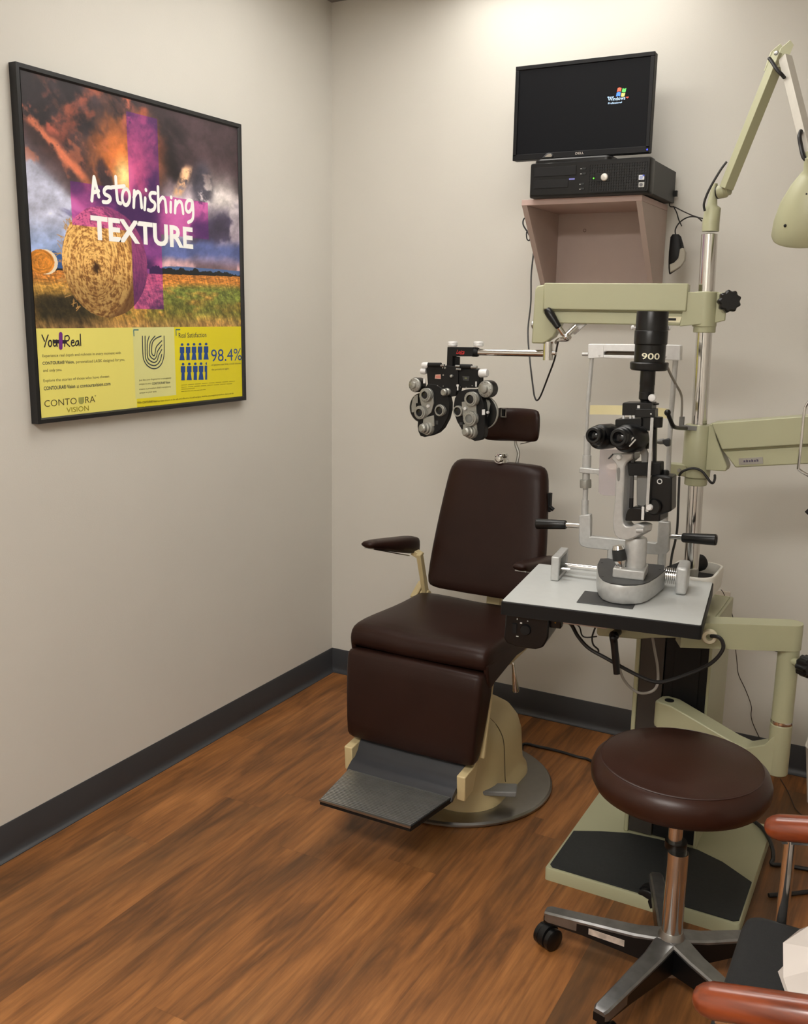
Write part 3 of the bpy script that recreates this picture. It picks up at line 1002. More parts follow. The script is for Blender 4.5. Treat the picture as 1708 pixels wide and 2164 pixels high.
# armrests with cream brackets
for sgn in (-1, 1):
    pz = 0.755
    b = MB()
    x0 = CX+sgn*0.222
    rings = []
    for y, zt, zb, hw in ((-0.785, 0.796, 0.787, 0.016), (-0.778, 0.803, 0.778, 0.024), (-0.70, 0.793, 0.757, 0.030), (-0.60, 0.778, 0.728, 0.031), (-0.50, 0.764, 0.702, 0.030), (-0.47, 0.757, 0.700, 0.026), (-0.462, 0.748, 0.71, 0.018)):
        xx = x0+sgn*0.028
        rings.append([V((xx-hw, y, zb+0.008)), V((xx-hw, y, zt-0.008)), V((xx-hw*0.7, y, zt)), V((xx+hw*0.7, y, zt)), V((xx+hw, y, zt-0.008)), V((xx+hw, y, zb+0.008)), V((xx+hw*0.7, y, zb)), V((xx-hw*0.7, y, zb))])
    b.loft(rings)
    arm_ = b.build('armrest', VINYL, chair, angle=60, sub=1)
    b = MB()
    xi = CX+sgn*0.205
    b.bar((xi, -0.515, 0.712), (xi-sgn*0.004, -0.470, 0.56), 0.016, 0.024, (0, 1, 0))
    b.bar((xi, -0.50, 0.70), (xi+sgn*0.03, -0.50, 0.712), 0.03, 0.02)
    b.cyl((xi-sgn*0.016, -0.470, 0.556), (xi+sgn*0.012, -0.470, 0.556), 0.020)
    b.bar((xi+sgn*0.026, -0.50, 0.540), (xi+sgn*0.036, -0.42, 0.572), 0.022, 0.045)
    b.build('arm_bracket', CREAMC, chair, bev=0.003)
    b = MB()
    b.bar((x0+sgn*0.028, -0.765, 0.776), (x0+sgn*0.028, -0.53, 0.704), 0.034, 0.003)
    b.tube([(xi+sgn*0.006, -0.505, 0.69), (xi+sgn*0.008, -0.485, 0.62), (xi+sgn*0.002, -0.468, 0.585)], 0.004, 6)
    b.build('arm_linkage', STEEL, chair)
# headrest
b = MB()
rings = []
HXC, HYC, HZC = 0.936, -0.385, 1.143
for t in np.linspace(-1, 1, 13):
    w = t*0.098
    yb = HYC-0.030*abs(t)**1.6+0.012
    hh = 0.057-0.010*(abs(t)**6)
    dz = 0.004*t
    th_ = 0.020 if abs(t) < 0.95 else 0.012
    rings.append([V((HXC+w, yb-th_*0.6, HZC-hh*0.86+dz)), V((HXC+w, yb-th_, HZC-hh*0.5+dz)), V((HXC+w, yb-th_, HZC+hh*0.5+dz)), V((HXC+w, yb-th_*0.6, HZC+hh*0.86+dz)), V((HXC+w, yb, HZC+hh+dz)), V((HXC+w, yb+th_*0.8, HZC+hh*0.7+dz)), V((HXC+w, yb+th_*0.8, HZC-hh*0.7+dz)), V((HXC+w, yb, HZC-hh+dz))])
b.loft(rings)
hr = b.build('headrest', VINYL, chair, angle=60, sub=1)
q = aY(1063, 872, -0.418)
MB().box(q.x-0.013, q.x+0.004, q.y-0.001, q.y+0.012, q.z-0.016, q.z+0.014).build('headrest_strap', BLACKM, chair, bev=0.001)
b = MB()
for dx_, dz_, sx_, sz_ in ((0.004, 0.013, 0.009, 0.0016), (0.004, -0.013, 0.009, 0.0016), (0.012, 0, 0.0016, 0.0146), (-0.004, 0, 0.0016, 0.0146)):
    b.box(q.x+dx_-sx_, q.x+dx_+sx_, q.y-0.004, q.y-0.0015, q.z+dz_-sz_, q.z+dz_+sz_)
b.build('headrest_buckle', STEEL, chair)
q0, q1, q2 = aY(1090, 938, -0.355), aY(1096, 958, -0.355), aY(1092, 985, -0.36)
b = MB()
b.tube([q0+V((0, 0, 0.03)), q0, q1, q2, q2+V((0, 0.005, -0.09))], 0.0055, 8)
w0, w1, w2 = aY(1131, 903, -0.37), aY(1133, 928, -0.37), aY(1100, 938, -0.36)
b.tube([w0, w1, w2], 0.0016, 6, smooth=3)
b.build('headrest_rod', STEEL, chair)
q = aY(1060, 972, -0.375)
b = MB()
b.lathe([(0.024, -0.03), (0.024, 0.002), (0.021, 0.010), (0.023, 0.014), (0.019, 0.022), (0.0, 0.026)], q, (0, 0, 1))
b.lathe([(0.012, 0), (0.012, 0.012), (0.008, 0.016), (0, 0.017)], q+V((0.004, -0.02, 0.006)), (0, -1, 0.1))
b.build('headrest_socket', CHROME, chair)

# ------------------------------------------------------------------ instrument stand
stand = thing('instrument_stand', 'cream instrument stand with a chrome pole and swing arms between exam chair and stool', 'instrument stand', (1.56, -0.7, 0))
b = MB()
b.loft([rrect(1.579, -0.735, 0.252, 0.268, 0.008, z, 4) for z in (0.0, 0.032)]+[rrect(1.579, -0.735, 0.250, 0.266, 0.007, 0.036, 4)])
b.build('base', CREAM, stand)
b = MB()
bk = [(1.335, -0.790), (1.40, -0.755), (1.475, -0.722), (1.56, -0.712), (1.667, -0.712), (1.74, -0.74), (1.826, -0.80)]
b.prism([V((1.336, -0.985, 0.036)), V((1.345, -0.995, 0.036)), V((1.815, -0.995, 0.036)), V((1.826, -0.985, 0.036))]+[V((x, y, 0.036)) for x, y in bk[::-1]], (0, 0, 0.003))
b.build('rubber_mat', RUBBER, stand)
# column: channel with black doors in its front
c0, c1, cf, cb = 1.458, 1.662, -0.712, -0.44
b = MB()
b.box(c0, c0+0.012, cf, cb, 0.036, 0.70).box(c1-0.008, c1, cf, cb, 0.036, 0.70).box(c0+0.012, c1-0.008, cb-0.012, cb, 0.036, 0.70).box(c0+0.012, c1-0.008, cf+0.012, cb-0.012, 0.685, 0.70)
b.build('column', CREAM, stand, bev=0.003)
b = MB().box(c0+0.0125, c0+0.078, cf+0.006, cf+0.012, 0.04, 0.68)
b.build('column_door', pm('dark_brown_panel', (54, 50, 46), 0.5), stand, bev=0.001)
b = MB().box(c0+0.08, c1-0.0085, cf+0.012, cf+0.018, 0.04, 0.68)
b.box(c0+0.105, c1-0.03, cf+0.0085, cf+0.0125, 0.30, 0.66)
b.build('column_panel', BLACKM, stand, bev=0.001)
# console tub behind the table
b = MB()
cc = (1.573, -0.565)
outer = [rrect(cc[0]-0.02, cc[1], 0.03, 0.06, 0.028, 0.700, 8), rrect(cc[0]-0.008, cc[1], 0.05, 0.085, 0.04, 0.712, 8), rrect(cc[0], cc[1], 0.063, 0.098, 0.045, 0.745, 8), rrect(cc[0], cc[1], 0.066, 0.10, 0.045, 0.795, 8), rrect(cc[0], cc[1], 0.064, 0.098, 0.044, 0.800, 8)]
inner = [rrect(cc[0], cc[1], 0.058, 0.092, 0.04, z, 8) for z in (0.800, 0.735)]
b.loft(outer+inner)
b.build('console', WHITEP, stand, recalc=True)
b = MB()
b.loft([rrect(cc[0], cc[1], 0.0575, 0.0915, 0.04, z, 8) for z in (0.7355, 0.768)])
b.build('console_lining', BLACKM, stand)
# pole (slightly out of plumb)
PB, PT = V((1.5685, -0.6, 0.79)), V((1.549, -0.6, 1.700))


def pole(z):
    return PB.lerp(PT, (z-PB.z)/(PT.z-PB.z))


b = MB()
b.cyl(pole(0.72), PT, 0.0205, n=32)
b.lathe([(0.0206, -0.004), (0.0206, 0.0), (0.015, 0.0015), (0, 0.0016)], PT, (0, 0, 1))
b.build('pole', CHROME, stand)

# upper arm that carries the refraction head
PAZ = 1.527
ang = math.radians(188)
ux = V((math.cos(ang), math.sin(ang), 0))       # along the arm, towards its free end
uy = V((-ux.y, ux.x, 0))                        # sideways
if uy.y > 0:
    uy = -uy                                    # towards the viewer's side of the room
O0 = pole(PAZ)


def A_(a, s_, z):
    return O0+ux*a+uy*s_+V((0, 0, z))


hn = 0.036
b = MB()
b.prism([A_(0.045, -hn, 0.048), A_(0.425, -hn, 0.048), A_(0.425, -hn, -0.023), A_(0.045, -hn, -0.023)], uy*(2*hn))
b.build('refractor_arm', CREAM, stand, bev=0.003)
b = MB()
b.prism([A_(0.046, -hn+0.006, -0.027), A_(0.42, -hn+0.006, -0.027), A_(0.40, -hn+0.006, -0.060), A_(0.060, -hn+0.006, -0.060), A_(0.048, -hn+0.006, -0.042)], uy*(2*hn-0.012))
ra = b.build('arm_cover', CREAM, stand, bev=0.003)
b = MB()
b.prism([A_(0.055, hn-0.004, -0.023), A_(0.42, hn-0.004, -0.023), A_(0.42, hn-0.004, -0.0275), A_(0.055, hn-0.004, -0.0275)], -uy*(2*hn-0.008))
b.build('arm_groove', pm('olive_shadow_trim', (112, 108, 74), 0.6), stand)
b = MB()
b.prism([A_(0.056, hn-0.0055, -0.037), A_(0.108, hn-0.0055, -0.037), A_(0.108, hn-0.0055, -0.052), A_(0.060, hn-0.0055, -0.052)], uy*0.0012)
b.build('name_plate', pm('ivory_label', (216, 210, 178), 0.5), stand)
b = MB()
b.prism([A_(0.070, hn-0.0044, -0.041), A_(0.091, hn-0.0044, -0.041), A_(0.091, hn-0.0044, -0.047), A_(0.070, hn-0.0044, -0.047)], uy*0.0006)
b.prism([A_(0.099, hn-0.0044, -0.0425), A_(0.095, hn-0.0044, -0.044), A_(0.099, hn-0.0044, -0.0455)], uy*0.0006)
b.build('plate_print', BLACKM, stand)
# end block of the arm
b = MB()
pf = [(0.425, 0.044), (0.447, 0.040), (0.452, 0.030), (0.456, -0.116), (0.422, -0.116), (0.395, -0.098), (0.375, -0.056), (0.40, -0.050), (0.425, -0.03)]
b.prism([A_(a, -0.026, z) for a, z in pf], uy*0.052)
b.build('arm_end', CREAM, stand, bev=0.004)
b = MB()
q = A_(0.458, 0.0, -0.065)
b.lathe([(0.0, -0.004), (0.011, -0.004), (0.011, 0.003), (0.008, 0.005), (0.0, 0.005)], q, ux)
b.build('pivot_cap', STEEL, stand)
# collar around the pole with clamp ear and black star knob
b = MB()
for z0, z1, r in ((PAZ-0.062, PAZ+0.028, 0.031),):
    b.lathe([(0.0212, z0-PAZ), (r, z0-PAZ), (r, z1-PAZ), (0.0212, z1-PAZ), (0.0212, z0-PAZ)], O0, (0, 0, 1), 32, cap=False)
b.prism([A_(0.052, -0.030, 0.027), A_(0.0, -0.0305, 0.027), A_(0.0, -0.0305, -0.055), A_(0.06, -0.030, -0.062)], uy*0.061)
b.prism([A_(-0.015, -0.02, 0.026), A_(-0.052, -0.012, 0.026), A_(-0.052, -0.012, -0.045), A_(-0.015, -0.02, -0.055)], uy*0.032)
b.build('arm_collar', CREAM, stand, bev=0.002)
b = MB()
q = pole(1.463)
b.lathe([(0.0212, -0.013), (0.0285, -0.013), (0.0285, 0.011), (0.0212, 0.011), (0.0212, -0.013)], q, (0, 0, 1), 32, cap=False)
b.build('stop_ring', CREAM, stand, bev=0.002)


def star_knob(mb, c, ax, r, d, n=9):
    c, ax = V(c), V(ax).normalized()
    e1 = ax.cross(V((0, 0, 1))).normalized()
    e2 = ax.cross(e1)
    R = []
    K = n*8
    for h, f in ((-d/2, 0.86), (-d/2+0.004, 1.0), (d/2-0.005, 1.0), (d/2, 0.82)):
        R.append([c+ax*h+(e1*math.cos(2*math.pi*k/K)+e2*math.sin(2*math.pi*k/K))*(r*f*(0.93+0.075*math.cos(n*2*math.pi*k/K))) for k in range(K)])
    mb.loft(R)


b = MB()
q = aY(1541, 637, -0.625)
star_knob(b, q, (0.35, -0.93, 0.05), 0.029, 0.028)
b.cyl(q, q+V((-0.012, 0.03, 0)), 0.008)
b.build('clamp_knob', BLACK, stand)

# right-hand instrument arm, tilted up
tl = math.radians(8.3)
kx = V((math.cos(tl), 0.0, math.sin(tl)))
kz = V((-math.sin(tl), 0, math.cos(tl)))
K0 = pole(1.155)
b = MB()
zt, zb = 0.052, -0.060
oc = []
for k in range(12):
    a = math.pi*2*k/12+math.pi/12
    oc.append((0.0375*math.cos(a), 0.0375*math.sin(a)))
b.loft([[K0+V((x, y, z)) for x, y in oc] for z in (zb, zt-0.003)]+[[K0+V((x*0.96, y*0.96, zt)) for x, y in oc]])
b.build('arm_sleeve', CREAM, stand)
b = MB()
gp = [(0.030, 0.058), (0.040, 0.058), (0.052, 0.02), (0.085, -0.052), (0.082, -0.064), (0.030, -0.066)]
b.prism([K0+V((x, -0.026, z)) for x, z in gp], (0, 0.052, 0))
b.build('arm_gusset', CREAM, stand, bev=0.002)
hk = 0.034
b = MB()
J0 = K0+V((0.046, 0, 0.0))
b.prism([J0+V((0, -hk, 0))+kx*a+kz*z for a, z in ((0.0, 0.062), (0.62, 0.062), (0.62, -0.010), (0.022, -0.010))], (0, 2*hk, 0))
b.build('instrument_arm', CREAM, stand, bev=0.003)
b = MB()
b.prism([J0+V((0, -hk+0.006, 0))+kx*a+kz*z for a, z in ((0.024, -0.0145), (0.62, -0.0145), (0.62, -0.060), (0.052, -0.060))], (0, 2*hk-0.012, 0))
b.build('arm_cover', CREAM, stand, bev=0.003)
b = MB()
b.prism([J0+V((0, -hk+0.004, 0))+kx*a+kz*z for a, z in ((0.023, -0.0098), (0.61, -0.0098), (0.61, -0.0146), (0.023, -0.0146))], (0, 2*hk-0.008, 0))
b.build('arm_groove', MATS['olive_shadow_trim'], stand)
b = MB()
b.prism([J0+V((0, -hk+0.0055, 0))+kx*a+kz*z for a, z in ((0.062, -0.036), (0.122, -0.036), (0.122, -0.053), (0.062, -0.053))], (0, -0.0012, 0))
b.build('name_plate', STEEL, stand)
b = MB()
for k in range(6):
    a = 0.074+0.0065*k
    b.prism([J0+V((0, -hk+0.0043, 0))+kx*(a+dx)+kz*z for dx, z in ((0, -0.042+0.002*(k % 2)), (0.0045, -0.042), (0.0045, -0.047), (0, -0.047))], (0, -0.0005, 0))
b.build('plate_print', pm('plate_ink', (70, 62, 80), 0.5), stand)
# clamp ring with ear below the sleeve
b = MB()
q = pole(1.083)
b.lathe([(0.0212, -0.018), (0.036, -0.018), (0.036, 0.016), (0.0212, 0.016), (0.0212, -0.018)], q, (0, 0, 1), 14, cap=False)
b.obox(q+V((-0.045, -0.012, 0.0)), V((0.024, 0, 0)), V((0, 0.016, 0)), V((0, 0, 0.016)))
b.lathe([(0.0212, -0.040), (0.030, -0.040), (0.030, -0.019), (0.0212, -0.019), (0.0212, -0.040)], q, (0, 0, 1), 32, cap=False)
b.build('clamp_ring', CREAM, stand, bev=0.002)
b = MB()
b.lathe([(0.0, 0), (0.005, 0), (0.005, 0.003), (0.0, 0.003)], q+V((-0.040, -0.029, 0)), (0, -1, 0), 12)
b.build('clamp_screw', STEEL, stand)
# black elbow lever and fitting on top of the sleeve
b = MB()
lv = [aY(1411, 872, -0.775), aY(1416, 885, -0.77), aY(1423, 900, -0.755), aY(1432, 904, -0.72), aY(1450, 905, -0.65)]
b.tube(lv, 0.0055, 10)
b.ball(lv[0], 0.0085)
b.build('lever_handle', BLACK, stand)
b = MB()
q = aY(1441, 893, -0.63)
b.obox(q, V((0.006, 0, 0)), V((0, 0.006, 0)), V((0, 0, 0.016)))
q = aY(1458, 904, -0.63)
b.obox(q, V((0.02, 0, 0)), V((0, 0.008, 0)), V((0, 0, 0.006)))
b.build('cable_fitting', GREYM, stand, bev=0.001)

# lower swing arm with upright tube and table bracket
EL = V((1.860, -0.81, 0))
PV = V((1.566, -0.758, 0))
dv = (EL-PV).normalized()
sd = V((-dv.y, dv.x, 0))
b = MB()
rings = []
LA = (EL-PV).length
for a, zt, zb, w in ((-0.030, 0.470, 0.405, 0.012), (-0.024, 0.475, 0.403, 0.022), (-0.010, 0.477, 0.402, 0.030), (0.02, 0.476, 0.402, 0.031), (0.10, 0.452, 0.400, 0.029), (0.19, 0.424, 0.372, 0.028), (0.225, 0.418, 0.362, 0.028), (0.27, 0.440, 0.360, 0.027), (LA, 0.480, 0.366, 0.0255)):
    p = PV+dv*a
    rings.append([p+sd*w+V((0, 0, zb)), p+sd*w+V((0, 0, zt)), p-sd*w+V((0, 0, zt)), p-sd*w+V((0, 0, zb))])
b.loft(rings)
b.lathe([(0.0255, 0.362), (0.0265, 0.366), (0.0265, 0.498), (0.0, 0.498)], EL, (0, 0, 1), 32)
b.build('swing_arm', CREAM, stand, bev=0.003, angle=40)
b = MB()
b.lathe([(0.0, 0), (0.0125, 0), (0.0125, 0.0015), (0.0, 0.0016)], PV+dv*0.004+V((0, 0, 0.4765)), (0, 0, 1))
b.cyl(PV+V((0, 0, 0.405)), PV+V((0, 0.0355, 0.405)), 0.012)
b.box(PV.x-0.02, PV.x+0.02, -0.735, -0.70, 0.41, 0.465)
b.build('pivot_cap', BLACKM, stand)
MB().lathe([(0.0, 0.498), (0.0262, 0.498), (0.0268, 0.502), (0.0262, 0.507), (0.0, 0.507)], EL, (0, 0, 1), 32).build('joint_ring', CHROME, stand)
b = MB()
b.lathe([(0.0, 0.507), (0.0255, 0.507), (0.0255, 0.70), (0.0, 0.70)], EL, (0, 0, 1), 32)
dq = V((-1, -0.46, 0)).normalized()
sq = V((-dq.y, dq.x, 0))
oc = [EL+dq*0.26-sq*0.032, EL+dq*0.26+sq*0.032]
ringp = [EL+dq*0.27+sq*0.028, EL+dq*0.0+sq*0.028]
for k in range(1, 9):
    a = math.pi*k/9
    ringp.append(EL+sq*(0.028*math.cos(a))-dq*(0.028*math.sin(a)))
ringp += [EL-sq*0.028, EL+dq*0.27-sq*0.028]
b.loft([[p+V((0, 0, z)) for p in ringp] for z in (0.696, 0.756)]+[[EL+(p-EL)*0.985+V((0, 0, 0.7605)) for p in ringp]])
b.build('upright_tube', CREAM, stand)
b = MB()
q = aY(1704, 1408, -0.845)
star_knob(b, q, (0.85, -0.5, 0.0), 0.027, 0.03)
b.build('swing_knob', BLACK, stand)
b = MB()
b.cyl(q+V((-0.035, 0.02, 0.002)), q, 0.009)
b.build('knob_stud', CREAM, stand)

# ------------------------------------------------------------------ slit lamp table
TA = math.radians(7.5)
TZ = 0.81
TC = V((1.440, -0.908, 0))       # centre of the top (refined from its four corners)
tx, ty = V((math.cos(TA), math.sin(TA), 0)), V((-math.sin(TA), math.cos(TA), 0))
cor = [aZ(1060, 1268, TZ), aZ(1487, 1323, TZ), aZ(1507, 1232, TZ), aZ(1137, 1190, TZ)]
TC = sum(cor, V((0, 0, 0)))/4
TC.z = 0
TWX, TWY = 0.2345, 0.1945


def T_(a, c, z=TZ):
    return TC+tx*a+ty*c+V((0, 0, z))


MT = Matrix((tx, ty, V((0, 0, 1)))).transposed().to_4x4()
MT.translation = TC
table = thing('slit_lamp_table', 'small grey-topped instrument table with a black edge on the cream swing arm', 'instrument table', (TC.x, TC.y, 0.70))
b = MB(MT)
b.loft([rrect(0, 0, TWX, TWY, 0.006, z, 3) for z in (TZ-0.034, TZ-0.003)]+[rrect(0, 0, TWX-0.002, TWY-0.002, 0.005, TZ-0.001, 3)])
b.build('table_edge', BLACKM, table)
b = MB(MT)
b.loft([rrect(0, 0, TWX-0.003, TWY-0.003, 0.005, z, 3) for z in (TZ-0.002, TZ)])
b.build('tabletop', LAMI, table)
# power supply box under the left end
b = MB(MT)
bx0, bx1 = -TWX+0.008, -TWX+0.118
rg = []
for y in (-TWY+0.012, -TWY+0.135):
    rg.append([V((bx0+0.002, y, TZ-0.035)), V((bx0, y, 0.712)), V((bx0+0.008, y, 0.700)), V((bx0+0.03, y, 0.694)), V((bx1-0.03, y, 0.694)), V((bx1-0.012, y, 0.702)), V((bx1, y, 0.728)), V((bx1, y, TZ-0.035))])
b.loft(rg)
psu = b.build('power_supply', BLACK, table, bev=0.004, seg=3)
b = MB(MT)
yf = -TWY+0.011
for x, z, w, h in ((-TWX+0.034, 0.740, 0.0022, 0.014), (-TWX+0.050, 0.757, 0.005, 0.003), (-TWX+0.052, 0.742, 0.003, 0.003), (-TWX+0.042, 0.722, 0.006, 0.002), (-TWX+0.040, 0.766, 0.0015, 0.004), (-TWX+0.066, 0.764, 0.003, 0.0015)):
    b.box(x-w/2, x+w/2, yf-0.0006, yf+0.002, z-h/2, z+h/2)
b.build('switch_marks', pm('pale_print', (190, 190, 186), 0.5), psu)
b = MB(MT)
b.box(-TWX+0.029, -TWX+0.040, yf-0.003, yf+0.002, 0.728, 0.754)
b.lathe([(0.0, 0), (0.014, 0), (0.012, 0.006), (0, 0.006)], V((-TWX+0.062, yf, 0.742)), (0, -1, 0))
b.build('rocker_switch', BLACKM, psu)
b = MB(MT)
b.box(bx1-0.002, bx1+0.026, -TWY+0.03, -TWY+0.055, TZ-0.062, TZ-0.035)
b.build('plug_socket', BLACK, table, bev=0.003)
b = MB(MT)
b.lathe([(0, 0), (0.0022, 0), (0.0015, 0.002), (0, 0.002)], V((bx1+0.012, -TWY+0.0298, TZ-0.047)), (0, -1, 0), 8)
b.build('plug_screw', pm('brass', (190, 150, 70), 0.3, 1.0), table)
# underside: plate, cream bracket, black lever
b = MB(MT)
b.box(-0.085, 0.02, -TWY+0.02, 0.10, TZ-0.044, TZ-0.0345)
b.build('mounting_plate', MAUVE, table, bev=0.002)
b = MB()
q0, q1 = aY(1262, 1325, -1.0), aY(1480, 1325, -0.93)
zb_, zt_ = 0.706, TZ-0.044
dq2 = V((q1.x-q0.x, q1.y-q0.y, 0)).normalized()
sq2 = V((-dq2.y, dq2.x, 0))
LB = (V((q1.x, q1.y, 0))-V((q0.x, q0.y, 0))).length
P0 = V((q0.x, q0.y, 0))
b.prism([P0+V((0, 0, zt_)), P0+dq2*LB+V((0, 0, zt_)), P0+dq2*LB+V((0, 0, 0.722)), P0+dq2*(LB*0.55)+V((0, 0, 0.712)), P0+dq2*(LB*0.4)+V((0, 0, zb_)), P0+dq2*0.006+V((0, 0, zb_)), P0+V((0, 0, zb_+0.006))], sq2*0.06)
b.build('table_bracket', CREAM, table, bev=0.003)
b = MB()
q0, q1 = aY(1297, 1345, -1.035), aY(1304, 1424, -1.035)
b.tube([q0+V((0.0, 0.035, 0.002)), q0, q0.lerp(q1, 0.16), q0.lerp(q1, 0.5), q1], [0.0105, 0.0082], 12)
b.ball(q0+V((0, 0.004, 0.001)), 0.0125)
b.build('locking_lever', BLACK, table)
q = aY(1500, 1344, -0.93)
b = MB()
b.lathe([(0.0085, 0), (0.0185, 0), (0.019, 0.006), (0.016, 0.012), (0.0085, 0.012), (0.0085, 0)], q, (0.15, -1, 0), 28, cap=False)
b.build('cable_grommet', pm('ivory_plastic', (226, 218, 190), 0.5), table)
b = MB(MT)
b.box(-0.062, 0.072, -TWY+0.060, -TWY+0.165, TZ, TZ+0.0022)
b.build('glide_plate', GREYD, table, bev=0.001)

# ------------------------------------------------------------------ slit lamp
slit = thing('slit_lamp', 'silver and black slit lamp microscope standing on the small grey table', 'slit lamp', (TC.x, TC.y, TZ))


def sl(cx, cy, y):
    return aY(1200+cx/4.744, 860+cy/4.744, y)


def su(cx, cy, y):
    return aY(1200+cx/6.1, 640+cy/6.1, y)


# end blocks, guide rod and racks on the table
b = MB()
for (px, py, w) in ((1173, 1225, 0),):
    c = aZ(1163, 1226, TZ)
    e1, e2 = tx*0.0105, ty*0.058
    zc = TZ+0.033
    o = c+tx*0.012+ty*0.052
    o.z = zc
    h = V((0, 0, 0.032))
    b.obox(o-ty*0.052, e1, ty*0.006, h)
    b.obox(o+ty*0.052, e1, ty*0.006, h)
    b.obox(o+V((0, 0, 0.027)), e1, ty*0.052, V((0, 0, 0.005)))
    b.obox(o-V((0, 0, 0.028)), e1, ty*0.052, V((0, 0, 0.004)))
    b.obox(o-tx*0.008, tx*0.0025, ty*0.052, h)
LEFTB = o.copy()
b.build('rail_end_block', SILVER, slit, bev=0.003)
b = MB()
o = aZ(1436, 1257, TZ)+tx*0.002+ty*0.040
o.z = TZ+0.036
RB = o.copy()
b.obox(o, tx*0.014, ty*0.045, V((0, 0, 0.035)))
b.build('rail_end_block', SILVER, slit, bev=0.007, seg=3)
b = MB()
ra0, ra1 = LEFTB+tx*0.006+V((0, 0, -0.003)), RB-tx*0.01+V((0, 0, 0))
b.cyl(ra0, ra1, 0.0085)
b.cyl(ra0-ty*0.035, ra0-ty*0.035+tx*0.03, 0.004)
b.build('guide_rod', CHROME, slit)
b = MB()
for k in range(7):
    b.lathe([(0.011, 0), (0.021, 0.001), (0.021, 0.003), (0.011, 0.004)], RB-tx*(0.018+0.0048*k)+V((0, 0, 0)), tx, 24)
b.cyl(RB-tx*0.055, RB-tx*0.01, 0.010)
b.build('bellows_wheel', CHROME, slit)
# base with black top plate
tpl = [(292, 1580), (322, 1520), (400, 1518), (600, 1556), (790, 1570), (975, 1588), (985, 1640), (905, 1705), (820, 1758), (760, 1778), (690, 1788), (560, 1790), (430, 1772), (350, 1742), (310, 1700), (295, 1650)]
zt = TZ+0.052
top = [aZ(1200+x/4.744, 860+y/4.744, zt) for x, y in tpl]
ctr = sum(top, V((0, 0, 0)))/len(top)
b = MB()
b.loft([[ctr+(p-ctr)*k+V((0, 0, z-zt)) for p in top] for z, k in ((TZ+0.004, 0.955), (TZ+0.009, 0.985), (zt-0.012, 1.0), (zt-0.004, 1.0), (zt-0.0015, 0.985))])
b.build('sliding_base', SILVER, slit, angle=50)
b = MB()
b.loft([[ctr+(p-ctr)*0.975+V((0, 0, z)) for p in top] for z in (-0.003, 0.001)])
bt = b.build('base_plate', GREYD, slit)
for x, y in ((345, 1560), (350, 1700), (925, 1625)):
    MB().lathe([(0, 0), (0.003, 0), (0.0025, 0.001), (0, 0.0011)], aZ(1200+x/4.744, 860+y/4.744, zt+0.001), (0, 0, 1), 10).build('plate_screw', BLACK, bt)
# foot, pivot post
yc = ctr.y+0.025
b = MB()
q = aZ(1333, 1206, zt+0.012)
b.obox(q, tx*0.038, ty*0.040, V((0, 0, 0.012)))
b.build('pivot_foot', SILVER, slit, bev=0.003)
PXc, PYc = q.x+0.008, q.y+0.005
b = MB()
z0_, z1_ = zt+0.022, aY(1342, 1133, PYc).z
b.lathe([(0.026, z0_), (0.0265, z0_+0.01), (0.0265, z1_-0.01), (0.024, z1_-0.002), (0.018, z1_), (0.0, z1_)], V((PXc, PYc, 0)), (0, 0, 1), 32)
b.lathe([(0.016, z0_-0.01), (0.016, z0_+0.02), (0.0, z0_+0.02)], V((PXc-0.026, PYc+0.03, 0)), (0, 0, 1), 24)
b.build('pivot_post', SILVER, slit)
# joystick
jb, jt = aY(1316, 1222, ctr.y-0.045), aY(1306, 1152, ctr.y-0.045)
jd = (jt-jb)
JL = jd.length
b = MB()
b.lathe([(0.0, 0), (0.005, 0.002), (0.006, 0.006), (0.004, 0.010), (0.006, 0.014), (0.0145, JL*0.53), (0.0145, JL*0.55), (0.0, JL*0.55)], jb, jd, 20)
b.lathe([(0.0, JL*0.88), (0.0155, JL*0.88), (0.0135, JL*0.94), (0.012, JL*0.99), (0.008, JL), (0.0, JL)], jb, jd, 24)
b.lathe([(0.0, -0.006), (0.013, -0.004), (0.012, 0.0), (0.0, 0.001)], jb, (0, 0, 1))
b.build('joystick', CHROME, slit)
b = MB()
b.lathe([(0.0, JL*0.55), (0.0165, JL*0.55), (0.0170, JL*0.60), (0.0155, JL*0.88), (0.0, JL*0.88)], jb, jd, 24)
b.build('joystick_grip', RUBBER, slit)
# microscope arm (silver casting with a slot)
YA = PYc-0.02
arm = [(430, 470), (436, 520), (470, 555), (487, 590), (478, 700), (470, 940), (455, 1060), (450, 1150), (456, 1240), (475, 1292), (520, 1328), (600, 1338), (650, 1320), (760, 1258), (768, 1190), (690, 1165), (640, 1195), (585, 1196), (556, 1168), (548, 1080), (550, 950), (562, 760), (566, 600), (585, 560), (640, 520), (645, 462)]
b = MB()
b.prism([sl(x, y, YA-0.018) for x, y in arm], (0.012, 0.036, 0))
b.build('microscope_arm', SILVER, slit, bev=0.003)
b = MB()
sp = [(492, 640), (500, 612), (512, 606), (523, 616), (526, 650), (520, 735), (508, 748), (499, 735)]
b.prism([sl(x, y, YA-0.0188) for x, y in sp], (0.0, 0.002, 0))
b.build('arm_slot', GREYM, slit)
b = MB()
b.lathe([(0.0, 0), (0.0068, 0), (0.0068, 0.006), (0.005, 0.008), (0.0, 0.008)], sl(517, 500, YA-0.018), (0, -1, 0))
b.build('arm_screw', SILVERL, slit)
MB().cyl(sl(690, 1235, YA-0.02), sl(765, 1235, YA-0.02), 0.006).build('pivot_screw', SILVER, slit)
b = MB()
b.tube([sl(455, 470, YA-0.02), sl(430, 500, YA-0.024), sl(408, 520, YA-0.026)], 0.0018, 6)
b.build('lock_pin', BLACK, slit)
# binocular body and eyepieces
YO = YA-0.02
axl = V((-0.30, -0.95, 0.03)).normalized()


def barrel(mb, c, prof, ax):
    mb.lathe(prof, c, ax, 36)


